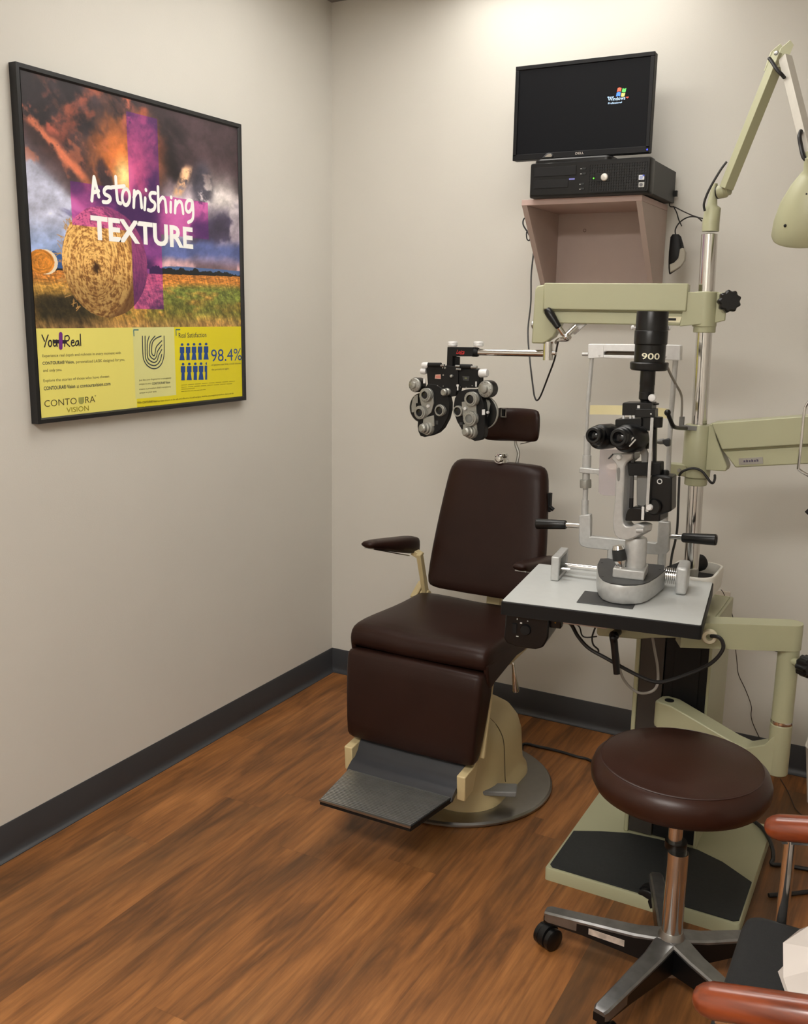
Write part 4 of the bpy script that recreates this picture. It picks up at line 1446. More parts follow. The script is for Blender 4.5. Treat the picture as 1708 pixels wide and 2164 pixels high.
b = MB()
cL = sl(330, 300, YO-0.03)
cR = sl(590, 318, YO-0.03)
R1 = 0.0295
barrel(b, cL+axl*(-0.02), [(R1*0.9, -0.03), (R1*1.02, -0.02), (R1*1.02, 0.02), (R1*0.96, 0.03), (R1*0.75, 0.036), (0, 0.036)], axl)
barrel(b, cR+axl*(-0.02), [(R1*1.0, -0.03), (R1*1.16, -0.02), (R1*1.16, 0.018), (R1*1.05, 0.03), (R1*0.8, 0.036), (0, 0.036)], axl)
b.bar(cL+axl*(-0.035)+V((0.005, 0.0, 0.004)), cR+axl*(-0.035)+V((0.0, 0, 0.004)), 0.04, 0.045)
b.build('binocular_body', BLACK, slit, angle=40)
for nm, c, r, fr_ in (('left', cL, 0.0205, (252, 285)), ('right', cR, 0.023, (505, 308))):
    b = MB()
    f_ = sl(fr_[0], fr_[1], YO-0.078)
    d_ = (f_-(c+axl*(-0.02))).normalized()
    Lq = (f_-(c+axl*(-0.02))).length
    b.lathe([(r*0.95, 0.02), (r*1.02, Lq*0.55), (r*1.1, Lq*0.6), (r*1.1, Lq*0.78), (r*0.98, Lq*0.82), (r*0.95, Lq*0.97), (r*0.85, Lq), (r*0.62, Lq), (r*0.5, Lq-0.008), (0, Lq-0.008)], c+axl*(-0.02), d_, 36)
    ep = b.build('eyepiece', BLACK, slit, angle=40)
    b = MB()
    b.lathe([(0.0, 0.0), (r*0.50, 0.0), (r*0.35, 0.002), (0, 0.003)], c+axl*(-0.02)+d_*(Lq-0.0075), d_, 24)
    b.build('eyepiece_lens', GLASSD, ep)
    if nm == 'left':
        b = MB()
        e1 = d_.cross(V((0, 0, 1))).normalized()
        for k in range(3):
            b.obox(c+axl*(-0.02)+d_*(Lq*0.70)+V((0, 0, -r*1.09))+e1*(0.007*(k-1)), e1*0.002, d_*0.004, V((0, 0, 0.0004)))
        b.build('scale_marks', MATS['pale_print'], ep)
b = MB()
for k in range(2):
    p, q = sl(600+20*k, 372+22*k, YO-0.064), sl(660+22*k, 305+20*k, YO-0.064)
    b.bar(p+V((0, 0, 0)), q, 0.003, 0.002, (0, -1, 0))
b.build('scale_lines', MATS['pale_print'], slit)
# hanging breath shield and chin cup
b = MB()
q0 = [(322, 440), (330, 425), (640, 430), (640, 900), (360, 885), (325, 872), (308, 850)]
b.prism([sl(x, y, YA+0.035) for x, y in q0], (0, 0.002, 0))
b.build('breath_shield', SHIELD, slit)
# vertical silver rod
b = MB()
b.bar(sl(848, 108, YA-0.035), sl(797, 1050, YA-0.035), 0.0068, 0.004, (0, -1, 0))
b.build('focus_rod', SILVER, slit)
b = MB()
b.bar(sl(758, 1000, YA-0.03), sl(752, 1130, YA-0.03), 0.0062, 0.004, (0, -1, 0))
b.build('index_plate', SILVERL, slit)
# illumination tower
YT = YA+0.005
b = MB()
b.prism([sl(x, y, YT-0.03) for x, y in ((572, 1145), (580, 1080), (600, 1030), (650, 1005), (740, 1010), (760, 1050), (925, 1060), (925, 1150))], (0.005, 0.06, 0))
b.build('tower_base', BLACK, slit, bev=0.003)
b = MB()
b.prism([sl(x, y, YT-0.028) for x, y in ((830, 690), (900, 680), (1045, 700), (1040, 1045), (930, 1085), (815, 1085), (812, 900))], (0.0, 0.05, 0))
b.build('tower_housing', BLACK, slit, bev=0.004)
b = MB()
for cx_, cy_, r, L_ in ((845, 1005, 0.0078, 0.016),):
    b.lathe([(0.0, 0), (r*0.9, 0), (r, 0.003), (r, L_-0.003), (r*0.8, L_), (0, L_)], sl(cx_, cy_, YT-0.028), (-0.25, -1, 0.1), 24)
b.lathe([(0.0045, 0), (0.0062, 0), (0.0062, 0.004), (0.0045, 0.004), (0.0045, 0)], sl(925, 745, YT-0.029), (0, -1, 0), 20, cap=False)
b.build('tower_knob', SILVERL, slit)
b = MB()
b.lathe([(0.0, 0), (0.017, 0), (0.019, 0.004), (0.017, 0.008), (0, 0.008)], sl(870, 1000, YT-0.030), (-0.25, -1, 0.1), 28)
b.build('click_wheel', BLACK, slit)
b = MB()
b.lathe([(0.0, -0.004), (0.009, -0.004), (0.009, 0.012), (0.006, 0.014), (0, 0.014)], sl(978, 690, YT), (0, 0, 1), 20)
b.build('tilt_knob', BLACK, slit)
b = MB()
b.prism([sl(x, y, YT-0.006) for x, y in ((690, 690), (800, 680), (805, 960), (760, 1005), (690, 985))], (0.0, 0.03, 0))
b.prism([sl(x, y, YT-0.012) for x, y in ((700, 430), (735, 360), (765, 390), (800, 470), (790, 700), (740, 700), (735, 480))], (0.0, 0.014, 0))
b.build('mirror_bracket', GREYM, slit, bev=0.002)
b = MB()
b.bar(sl(655, 440, YT-0.012), sl(640, 920, YT-0.012), 0.0075, 0.008, (0, -1, 0))
b.build('tower_rod', GREYD, slit)
b = MB()
b.bar(sl(640, 910, YT-0.012), sl(636, 1015, YT-0.012), 0.009, 0.010, (0, -1, 0))
b.prism([sl(x, y, YT-0.02) for x, y in ((600, 560), (930, 560), (930, 690), (610, 690))], (0.0, 0.035, 0))
b.build('tower_crossbar', BLACKM, slit, bev=0.002)
b = MB()
b.bar(sl(878, 150, YT+0.01), sl(870, 560, YT+0.01), 0.008, 0.01, (0, -1, 0))
b.bar(sl(770, 250, YT), sl(790, 420, YT), 0.016, 0.012, (0, -1, 0))
b.lathe([(0.0, -0.012), (0.014, -0.012), (0.014, 0.012), (0, 0.012)], sl(893, 150, YT+0.0), (0, 0, 1), 20)
b.build('tower_link', BLACK, slit)
# upper boxes, neck and lamp housing
b = MB()
b.prism([su(x, y, YT-0.024) for x, y in ((705, 1300), (720, 1286), (1082, 1290), (1082, 1450), (700, 1450))], (0.0, 0.045, 0))
b.prism([su(x, y, YT-0.032) for x, y in ((870, 1368), (1125, 1372), (1125, 1478), (865, 1478))], (0.0, 0.03, 0))
b.prism([su(x, y, YT-0.03) for x, y in ((612, 1515), (625, 1500), (950, 1490), (950, 1595), (612, 1590))], (0.0, 0.05, 0))
b.prism([su(x, y, YT-0.02) for x, y in ((940, 1440), (1080, 1480), (1085, 1650), (940, 1650))], (0.0, 0.04, 0))
b.lathe([(0.0, 0), (0.020, 0), (0.021, 0.002), (0.020, 0.004), (0, 0.004)], su(1065, 1310, YT+0.012), (0, 0, 1), 28)
b.build('filter_box', BLACK, slit, bev=0.002)
b = MB()
q = su(1074, 1432, YT-0.0325)
b.lathe([(0, 0), (0.002, 0), (0.0015, 0.001), (0, 0.001)], q, (0, -1, 0), 10)
q = su(915, 1340, YT-0.0245)
b.obox(q, V((0.003, 0, 0)), V((0, 0.001, 0)), V((0, 0, 0.0035)))
for cx_ in (720, 810, 855):
    b.cyl(su(cx_, 1450, YT-0.02), su(cx_, 1500, YT-0.02), 0.003)
b.build('filter_screw', SILVERL, slit)
LX = su(1025, 700, YT+0.005)
z_ = lambda cy: su(1035, cy, YT+0.005).z
rpx = lambda w: w/2/6.1*((V((LX.x, LX.y, LX.z))-CPOS).dot(fw))/FPX
b = MB()
lo = V((su(1022, 1100, YT+0.005).x, YT+0.005, 0))
zz = z_(880)
b.lathe([(rpx(150)*0.9, z_(1330)), (rpx(150), z_(1260)), (rpx(192), z_(1240)), (rpx(196), z_(1150)), (rpx(190), z_(1145)), (rpx(190), z_(1060)), (rpx(196), z_(1050)), (rpx(192), z_(880)), (0, z_(880))], lo, (0, 0, 1), 36)
b.build('lamp_neck', BLACK, slit, angle=30)
b = MB()
lo2 = V((su(1048, 800, YT+0.005).x, YT+0.005, 0))
b.lathe([(0, z_(868)), (rpx(440), z_(868)), (rpx(480), z_(850)), (rpx(490), z_(775)), (rpx(470), z_(762)), (rpx(392), z_(760)), (rpx(392), z_(540)), (rpx(420), z_(528)), (rpx(420), z_(365)), (rpx(416), z_(360)), (rpx(404), z_(355)), (rpx(398), z_(118)), (rpx(390), z_(108)), (rpx(376), z_(108)), (rpx(370), z_(118)), (0, z_(118))], lo2+V((0.0005, 0, 0)), (0, 0, 1), 48)
b.build('lamp_housing', BLACK, slit, angle=25)
for sgn in (-1, 1):
    b = MB()
    a = math.radians(8 if sgn > 0 else 172)
    dd = V((math.cos(a+0.48), math.sin(a+0.48), 0)) if sgn > 0 else V((math.cos(a+0.48), math.sin(a+0.48), 0))
    c = lo2+dd*rpx(400)+V((0, 0, z_(322)))
    b.lathe([(0.0, -0.003), (0.002, -0.003), (0.002, 0.004), (0.005, 0.004), (0.0052, 0.008), (0.003, 0.010), (0, 0.010)], c, dd, 14)
    b.build('lamp_screw', SILVERL, slit)
b = MB()
q = su(1095, 1222, YT-0.015)
b.lathe([(0.0, 0), (0.0075, 0), (0.0088, 0.002), (0.0088, 0.010), (0.007, 0.012), (0, 0.0125)], q, (0.1, -1, 0), 24)
b.build('neck_knob', SILVERL, slit)
b = MB()
Rw = rpx(392)+0.0012
view = (V((CPOS.x, CPOS.y, 0))-V((lo2.x, lo2.y, 0))).normalized()
va = math.atan2(view.y, view.x)
wtxt = rpx(215)*2
a0 = va-0.50
glyphs(b, '900', V((0, 0, 0)), V((1, 0, 0)), V((0, 0, 1)), Rw*1.16, z_(640)-z_(722), 0.012, wrap=lambda p, q: lo2+V((Rw*math.cos(a0+p/Rw), Rw*math.sin(a0+p/Rw), z_(722)+q)))
b.build('housing_number', pm('ivory_ink', (240, 238, 214), 0.6, var=0.01), slit, recalc=False)
# lamp cable down to the pole fitting
b = MB()
b.tube([su(1290, 835, YT+0.02), su(1330, 930, YT+0.06), su(1400, 1060, -0.72), su(1455, 1160, -0.66), su(1473, 1260, -0.645), su(1468, 1470, -0.635)], 0.0032, 8)
b.build('lamp_cable', CABLEG, slit)
# grey joint and hose clip at the right rod
b = MB()
q0, q1 = sl(885, 350, -0.80), sl(965, 345, -0.79)
b.lathe([(0.0, 0), (0.0042, 0), (0.005, 0.004), (0.007, (q1-q0).length*0.5), (0.0075, (q1-q0).length), (0.0, (q1-q0).length)], q0, q1-q0, 16)
b.build('fixation_arm', GREYM, slit)
b = MB()
b.prism([sl(x, y, -0.80) for x, y in ((945, 330), (1000, 318), (1022, 330), (1022, 395), (985, 398), (955, 370))], (0, 0.014, 0))
b.build('fixation_joint', GREYD, slit, bev=0.002)

# chin rest frame at the back edge
YH = -0.745
b = MB()


def bxp(mb, px0, py0, px1, py1, y, t):
    q0, q1 = aY(px0, py0, y), aY(px1, py1, y)
    mb.prism([aY(px0, py0, y), aY(px1, py0, y), aY(px1, py1, y), aY(px0, py1, y)], (0, t, 0))


pts = [su(x, y, YH-0.012) for x, y in ((262, 720), (262, 540), (272, 530), (1440, 545), (1455, 560), (1450, 740), (1430, 752), (1230, 735), (462, 705), (466, 660), (1230, 672), (1230, 628), (478, 618), (464, 632), (458, 712))]
b.prism([su(x, y, YH-0.012) for x, y in ((262, 718), (262, 540), (272, 530), (466, 532), (462, 708))], (0, 0.026, 0))
b.prism([su(x, y, YH-0.012) for x, y in ((462, 532), (1235, 540), (1235, 634), (490, 622), (464, 640))], (0, 0.026, 0))
b.prism([su(x, y, YH-0.012) for x, y in ((462, 672), (1235, 690), (1235, 732), (462, 710))], (0, 0.026, 0))
b.prism([su(x, y, YH-0.012) for x, y in ((1232, 540), (1440, 545), (1452, 558), (1447, 742), (1232, 735))], (0, 0.026, 0))
hd = b.build('headrest_bar', SILVERL, slit, bev=0.0015)
b = MB()
b.prism([su(x, y, YH+0.002) for x, y in ((462, 615), (1235, 625), (1235, 695), (462, 680))], (0, 0.006, 0))
b.build('bar_slot', pm('olive_slot', (70, 58, 40), 0.6), slit)
b = MB()
b.cyl(su(190, 662, YH), su(265, 662, YH), 0.0045)
for cx_, cy_ in ((408, 682), (1262, 695)):
    b.lathe([(0, 0), (0.0026, 0), (0.002, 0.0015), (0, 0.002)], su(cx_, cy_, YH-0.012), (0, -1, 0), 12)
b.build('bar_stub', SILVER, slit)
rl = aY(1251, 757, YH), aY(1243, 850, YH), aY(1239, 930, YH), aY(1232, 1085, YH)
b = MB()
b.cyl(rl[0], rl[1], 0.0058)
b.cyl(rl[1], aY(1240, 922, YH), 0.0040)
b.cyl(aY(1242, 920, YH), aY(1241, 962, YH), 0.0095)
b.cyl(aY(1241, 962, YH), aY(1240, 988, YH), 0.0118)
b.cyl(aY(1239, 988, YH), aY(1239, 1014, YH), 0.0098)
b.cyl(aY(1238, 1030, YH), aY(1237, 1058, YH), 0.0072)
b.cyl(aY(1237, 1057, YH), aY(1236, 1088, YH), 0.0095)
rr0 = aY(1428, 762, YH), aY(1419, 870, YH), aY(1412, 1000, YH), aY(1406, 1105, YH)
b.build('headrest_rod', SILVER, slit)
b = MB()
b.cyl(rr0[0], rr0[1], 0.0068)
b.cyl(rr0[1], rr0[2], 0.0062)
b.cyl(rr0[2], rr0[3], 0.0072)
b.build('headrest_rod', SILVER, slit)
b = MB()
q0, q1 = aY(1238, 1013, YH), aY(1238, 1031, YH)
b.lathe([(0.009, 0), (0.0152, 0.001), (0.0156, 0.004), (0.0156, (q0-q1).length-0.004), (0.015, (q0-q1).length-0.001), (0.009, (q0-q1).length)], q1, q0-q1, 28)
b.build('height_nut', DIALM, slit)
b = MB()
b.bar(aY(1226, 993, YH-0.012), aY(1270, 997, YH-0.012), 0.014, 0.014)
b.bar(aY(1264, 1000, YH-0.012), aY(1350, 1010, YH-0.012), 0.013, 0.011)
b.build('chin_bar', SILVER, slit, bev=0.002)
b = MB()
q = sl(470, 640, YH-0.03)
b.lathe([(0.0, -0.018), (0.016, -0.017), (0.021, 0.0), (0.021, 0.012), (0.018, 0.014), (0.0, 0.009)], q, (0.1, -0.25, 1), 28)
b.build('chin_cup', pm('ivory_chin_paper', (240, 228, 214), 0.6), slit)
b = MB()
n = 16
p0, p1 = aY(1247, 866, YH+0.004), aY(1417, 875, YH+0.004)
up_, dn_ = V((0, 0, 0.0125)), V((0, 0, -0.0125))
rg = []
for k in range(n+1):
    t = k/n
    p = p0.lerp(p1, t)+V((0, 0.040*math.sin(math.pi*t), 0))
    o_ = V((0, 0.0015, 0))
    rg.append([p+dn_, p+up_, p+up_+o_, p+dn_+o_])
b.loft(rg)
b.build('forehead_strap', STRAP, slit)
b = MB()
fpts = [(1224, 1090), (1247, 1087), (1248, 1100), (1247, 1135), (1250, 1134), (1330, 1142), (1385, 1148), (1388, 1146), (1391, 1102), (1414, 1104), (1415, 1120), (1412, 1166), (1406, 1172), (1396, 1173), (1330, 1168), (1240, 1158), (1228, 1154), (1223, 1146)]
b.prism([aY(x, y, YH-0.010) for x, y in fpts], (0, 0.020, 0))
b.build('chin_rest_frame', SILVER, slit, bev=0.003)
b = MB()
for px in (1293, 1400):
    q0 = aY(px, 1158 if px < 1350 else 1168, YH)
    b.cyl(q0, V((q0.x, q0.y, TZ+0.001)), 0.011)
b.build('frame_post', SILVER, slit)
for (a0_, a1_, g0, g1) in (((1226, 1111), (1194, 1109), (1197, 1109), (1134, 1107)), ((1412, 1133), (1446, 1136), (1442, 1136), (1515, 1141))):
    b = MB()
    b.cyl(aY(a0_[0], a0_[1], YH), aY(a1_[0], a1_[1], YH), 0.0068)
    hb = b.build('handle_shaft', CHROME, slit)
    b = MB()
    p, q = aY(g0[0], g0[1], YH), aY(g1[0], g1[1], YH)
    Lq = (q-p).length
    b.lathe([(0.0105, 0), (0.0125, 0.003), (0.0140, Lq*0.6), (0.0148, Lq-0.003), (0.013, Lq), (0.010, Lq), (0.0095, Lq-0.002), (0, Lq-0.002)], p, q-p, 28)
    b.build('handle_grip', BLACK, slit)

# black handle lying in the console
h = thing('examination_handle', 'fat black cylindrical handle lying in the white console well', 'instrument handle', (1.575, -0.56, 0.80))
b = MB()
p, q = aY(1412, 1213, -0.635), aY(1487, 1186, -0.545)
Lq = (q-p).length
b.lathe([(0.0, 0), (0.018, 0.001), (0.0205, 0.006), (0.0205, Lq*0.5), (0.0225, Lq*0.52), (0.0235, Lq-0.008), (0.019, Lq), (0, Lq)], p, q-p, 32)
b.build('grip', BLACKM, h)
b = MB()
b.lathe([(0.019, -0.012), (0.019, 0.0), (0, 0.0)], p, q-p, 24)
b.build('cap', GREYD, h)

# ------------------------------------------------------------------ refraction head (phoropter)
YP = -0.665


def ph(cx, cy, y=YP):
    return aY(860+cx/7.764, 700+cy/7.764, y)


PS = ((ph(500, 900)-CPOS).dot(fw))/FPX/7.764        # metres per drawing unit
phor = thing('phoropter', 'black and silver phoropter with round lens dials hanging from a chrome rod', 'phoropter', tuple(ph(750, 700)))
# hanger: chrome post, rod, bracket
b = MB()
pt0, pt1 = aY(1159, 722, YP), aY(1158, 761, YP)
b.cyl(pt1, pt0, 0.0145, n=32)
b.build('hanger_post', CHROME, phor)
b = MB()
rd0, rd1 = aY(1000, 744, YP), aY(1158, 747, YP)
b.cyl(rd0, rd1, 0.0098, n=32)
b.lathe([(0, 0), (0.006, 0), (0.0062, 0.012), (0.004, 0.015), (0, 0.016)], aY(1166, 746, YP), (1, 0, 0), 20)
b.build('hanger_rod', CHROME, phor)
b = MB()
b.prism([ph(x, y, YP-0.014) for x, y in ((663, 258), (1082, 264), (1082, 412), (752, 412), (752, 570), (652, 570))], (0, 0.026, 0))
b.prism([ph(x, y, YP-0.002) for x, y in ((750, 412), (845, 425), (842, 575), (750, 575))], (0, 0.014, 0))
b.lathe([(0.0, 0), (0.0125, 0), (0.0138, 0.003), (0.0138, 0.016), (0.0115, 0.022), (0.0, 0.022)], ph(1070, 340), (1, 0, 0), 28)
b.build('bracket', BLACKM, phor, bev=0.0015)
for cx_ in (750, 1176):
    b = MB()
    q0, q1 = ph(cx_, 248), ph(cx_, 166)
    Lq = (q1-q0).length
    b.lathe([(0.0, 0), (0.0125, 0), (0.0147, 0.002), (0.0147, Lq*0.45), (0.0140, Lq*0.5), (0.0147, Lq*0.55), (0.0147, Lq-0.003), (0.013, Lq), (0, Lq)], q0, q1-q0, 28)
    b.build('thumb_screw', SILVERL, phor)
b = MB()
O_, P_ = ph(812, 372, YP-0.0144), ph(944, 372, YP-0.0144)
xe = (P_-O_).normalized()
glyphs(b, 'Leica', O_, xe, V((0, 0, 1)), (P_-O_).length, 0.0115, 0.008, 0.35)
b.ribbon([ph(870, 378, YP-0.0144), ph(905, 381, YP-0.0144), ph(938, 374, YP-0.0144)], 0.0009, (0, -1, 0))
b.build('red_script', REDI, phor, recalc=False)
# body housings
b = MB()
b.prism([ph(x, y, YP-0.018) for x, y in ((318, 612), (345, 575), (560, 575), (600, 590), (640, 560), (842, 575), (842, 880), (800, 1060), (735, 1075), (640, 1030), (600, 960), (460, 900), (345, 880))], (0, 0.036, 0))
b.prism([ph(x, y, YP-0.014) for x, y in ((842, 600), (1080, 605), (1195, 640), (1190, 860), (1120, 930), (842, 930))], (0, 0.03, 0))
b.build('centre_housing', BLACKM, phor, bev=0.0015)
b = MB()
b.cyl(ph(352, 550, YP-0.02), ph(562, 552, YP-0.02), 0.0065)
b.cyl(ph(880, 575, YP-0.018), ph(1066, 580, YP-0.018), 0.0068)
b.build('level_rod', BLACK, phor)
for (a, c, r) in (((560, 566), (620, 560), 0.004), ((800, 572), (872, 575), 0.0034), ((1058, 592), (1152, 592), 0.0048), ((812, 622), (890, 628), 0.003)):
    MB().cyl(ph(a[0], a[1], YP-0.024), ph(c[0], c[1], YP-0.024), r).build('rod_end', STEEL, phor)
for (c0_, c1_, r) in (((352, 560), (258, 560), 0.0095), ((318, 655), (235, 655), 0.0095), ((1190, 690), (1325, 685), 0.0122)):
    b = MB()
    q0, q1 = ph(c0_[0], c0_[1], YP-0.012), ph(c1_[0], c1_[1], YP-0.012)
    Lq = (q1-q0).length
    b.lathe([(0.0, 0), (r*0.8, 0), (r, 0.003), (r, Lq-0.004), (r*0.85, Lq), (0, Lq)], q0, q1-q0, 24)
    b.build('side_knob', SILVERL, phor)
for cx_, cy_, r in ((590, 600, 0.0022), (628, 602, 0.0034), (598, 720, 0.0028), (505, 893, 0.0016), (598, 900, 0.0016), (878, 915, 0.0014), (975, 920, 0.0016), (1072, 893, 0.0014)):
    MB().lathe([(0, 0), (r, 0), (r*0.8, 0.0012), (0, 0.0015)], ph(cx_, cy_, YP-0.0182), (0, -1, 0), 12).build('bead_screw', STEEL, phor)
b = MB()
b.prism([ph(x, y, YP-0.0184) for x, y in ((470, 712), (556, 708), (558, 782), (460, 776))], (0, -0.0006, 0))
b.build('scale_window', pm('pink_scale', (206, 168, 150), 0.5), phor)
b = MB()
b.prism([ph(x, y, YP-0.0192) for x, y in ((478, 734), (545, 732), (546, 740), (478, 742))], (0, -0.0003, 0))
b.prism([ph(x, y, YP-0.0192) for x, y in ((472, 756), (552, 754), (552, 762), (472, 764))], (0, -0.0003, 0))
b.build('scale_ink', REDI, phor)
b = MB()
b.prism([ph(x, y, YP-0.0146) for x, y in ((912, 735), (1030, 742), (1022, 815), (925, 805))], (0, -0.0005, 0))
b.build('scale_frame', GREYD, phor)
b = MB()
b.prism([ph(x, y, YP-0.0152) for x, y in ((948, 758), (990, 760), (990, 782), (948, 780))], (0, -0.0005, 0))
b.build('scale_window', pm('green_scale', (112, 118, 84), 0.5), phor)
q0 = ph(745, 735, YP-0.018)
b = MB()
b.lathe([(0, 0), (0.0042, 0), (0.0046, 0.008), (0.003, 0.010), (0, 0.010)], q0, (0, -1, 0), 16)
b.build('level_knob', DIALM, phor)
b = MB()
b.lathe([(0, 0), (0.010, 0), (0.0112, 0.004), (0.0112, 0.012), (0.0085, 0.016), (0, 0.016)], ph(695, 990, YP-0.010), (-0.25, -1, 0), 28)
b.lathe([(0, 0), (0.0100, 0), (0.0104, 0.003), (0.0104, 0.011), (0.0080, 0.014), (0, 0.013)], ph(640, 1000, YP-0.024), (-0.25, -1, 0), 28)
b.build('convergence_knob', DIALM, phor)
FR = V((-0.12, -1, 0.02)).normalized()


def dial(c, r, dk, nm, par, depth=0.02):
    b = MB()
    b.lathe([(0, -depth), (r*1.0, -depth), (r*1.02, -depth+0.004), (r*1.02, -0.004), (0, -0.004)], c, FR, 40)
    blk = b.build(nm+'_housing', BLACK, par)
    b = MB()
    b.lathe([(0, -0.004), (r*0.97, -0.004), (r*0.97, 0.001), (r*0.90, 0.003), (r*0.50, 0.006), (r*0.46, 0.010), (r*0.40, 0.012), (0, 0.014)], c, FR, 48)
    b.build(nm, DIALM, par)
    b = MB()
    e1 = FR.cross(V((0, 0, 1))).normalized()
    e2 = e1.cross(FR)
    for k in range(12):
        a = k*math.pi/6
        p = c+FR*0.0042+(e1*math.cos(a)+e2*math.sin(a))*r*0.78
        b.obox(p, (e1*math.cos(a)+e2*math.sin(a))*r*0.05, (e2*math.cos(a)-e1*math.sin(a))*r*0.018, FR*0.0008)
    b.build(nm+'_marks', BLACK, par)


def lens(c, ro, ri, par, glass, depth=0.016, steps=True):
    b = MB()
    pr_ = [(ri, -depth), (ro, -depth), (ro, 0), (ro*0.97, 0.0015), (ri*1.25, 0.002), (ri*1.18, 0.0035), (ri, 0.0035), (ri, -depth)]
    if steps:
        pr_ = [(ri, -depth), (ro, -depth), (ro, -depth*0.5), (ro*0.96, -depth*0.45), (ro*0.96, -depth*0.25), (ro, -depth*0.2), (ro, 0.0), (ro*0.96, 0.0015), (ri*1.35, 0.002), (ri*1.28, 0.0045), (ri, 0.0045), (ri, -depth)]
    b.lathe(pr_, c, FR, 40, cap=False)
    o = b.build('lens_ring', DIALM, par, angle=40)
    b = MB()
    b.lathe([(0, -depth*0.5), (ri*1.02, -depth*0.5), (ri*1.02, 0.0008), (ri*0.9, 0.0016), (0, 0.002)], c, FR, 32)
    g = b.build('lens', glass, o)
    b = MB()
    e1 = FR.cross(V((0, 0, 1))).normalized()
    e2 = e1.cross(FR)
    for k in range(16):
        a = k*math.pi/8
        dd = e1*math.cos(a)+e2*math.sin(a)
        b.obox(c+FR*0.0017+dd*ro*0.86, dd*ro*0.035, (e2*math.cos(a)-e1*math.sin(a))*ro*0.012, FR*0.0005)
    b.build('axis_marks', BLACK, o)
    return o


def bank(outline, cyl_c, disc_c, disc_r, leafs, rings, plates, knob, dial_c, dial_r, name_lab):
    yb = YP+0.010
    b = MB()
    b.lathe([(0, -0.006), (disc_r*0.98, -0.006), (disc_r, -0.003), (disc_r, 0.003), (disc_r*0.94, 0.005), (0, 0.005)], ph(disc_c[0], disc_c[1], yb), FR, 64)
    rt = b.build('lens_battery', BLACK, phor)
    b = MB()
    b.lathe([(disc_r*0.90, 0.005), (disc_r*1.005, 0.0035), (disc_r*1.005, -0.003), (disc_r*0.985, -0.003), (disc_r*0.90, 0.005)], ph(disc_c[0], disc_c[1], yb), FR, 64, cap=False)
    b.build('battery_rim', DIALM, rt)
    b = MB()
    for lf in leafs:
        b.prism([ph(x, y, yb-0.0075) for x, y in lf], (0, 0.002, 0))
    b.build('power_scale', DIALM, rt)
    b = MB()
    b.prism([ph(x, y, YP-0.020) for x, y in outline], (0, 0.026, 0))
    b.build('battery_cover', BLACKM, rt, bev=0.002)
    b = MB()
    for pl_ in plates:
        b.prism([ph(x, y, YP-0.026) for x, y in pl_], (0, 0.006, 0))
    b.build('turret_arm', DIALM, rt, bev=0.001)
    for (cx_, cy_, ro, ri, yy, gl) in rings:
        o = lens(ph(cx_, cy_, YP-yy), ro*PS, ri*PS, rt, gl)
    kx_, ky_, kr = knob
    b = MB()
    b.lathe([(0, -0.01), (kr*PS, -0.01), (kr*PS, 0.0), (kr*0.92*PS, 0.004), (kr*0.80*PS, 0.005), (kr*0.78*PS, 0.012), (kr*0.62*PS, 0.014), (kr*0.60*PS, 0.024), (kr*0.40*PS, 0.028), (0, 0.029)], ph(kx_, ky_, YP-0.022), V((-0.28, -1, 0.06)), 40)
    b.build('cylinder_knob', DIALM, rt, angle=25)
    dial(ph(dial_c[0], dial_c[1], YP-0.022), dial_r*PS, None, 'sphere_dial', rt, 0.03)
    return rt


bank([(345, 860), (470, 870), (600, 950), (670, 1050), (698, 1180), (695, 1300), (660, 1440), (580, 1590), (500, 1670), (400, 1715), (290, 1738), (220, 1718), (188, 1650), (172, 1560), (180, 1470), (240, 1420), (225, 1250), (240, 1000)], None, (255, 1255), 248*PS,
     [[(178, 1045), (178, 1180), (150, 1180), (150, 1260), (110, 1330), (80, 1330), (75, 1230), (95, 1120), (130, 1060)]],
     [(300, 1048, 112, 62, 0.036, GLASSD), (212, 1335, 112, 64, 0.034, GLASSD), (540, 1300, 98, 66, 0.026, GLASSD)],
     [[(200, 1060), (430, 1040), (438, 1180), (400, 1330), (300, 1420), (240, 1380), (240, 1230)], [(270, 1420), (440, 1380), (450, 1560), (260, 1560)]],
     (335, 1590, 120), (128, 882), 118, 'left')
bank([(842, 1000), (960, 958), (1150, 955), (1215, 1060), (1262, 1180), (1275, 1300), (1283, 1660), (1262, 1740), (1200, 1792), (1110, 1802), (1010, 1752), (900, 1620), (820, 1480), (775, 1350), (762, 1230), (785, 1100)], None, (1255, 1330), 272*PS,
     [[(1300, 1115), (1350, 1140), (1390, 1220), (1402, 1320), (1380, 1430), (1330, 1500), (1285, 1545), (1278, 1300)]],
     [(1045, 1115, 118, 70, 0.036, GLASSD), (1030, 1435, 122, 70, 0.036, GLASSG), (840, 1312, 92, 66, 0.026, GLASSD)],
     [[(900, 1160), (1130, 1130), (1140, 1330), (1160, 1420), (920, 1420), (905, 1300)], [(920, 1530), (1140, 1510), (1150, 1640), (920, 1640)]],
     (1045, 1650, 118), (1290, 950), 136, 'right')
for cx_, cy_ in ((358, 1228), (968, 1268)):
    MB().lathe([(0, 0), (0.0052, 0), (0.0055, 0.002), (0.0045, 0.006), (0, 0.007)], ph(cx_, cy_, YP-0.026), FR, 20).build('turret_screw', SILVERL, phor)
for x0_, y0_, x1_, y1_ in ((276, 780, 306, 855), (1132, 825, 1150, 910), (822, 872, 856, 905), (832, 905, 848, 970)):
    b = MB()
    b.prism([ph(x, y, YP-0.020) for x, y in ((x0_, y0_), (x1_, y0_), (x1_, y1_), (x0_, y1_))], (0, -0.003, 0))
    b.build('level_tab', SILVERL, phor)
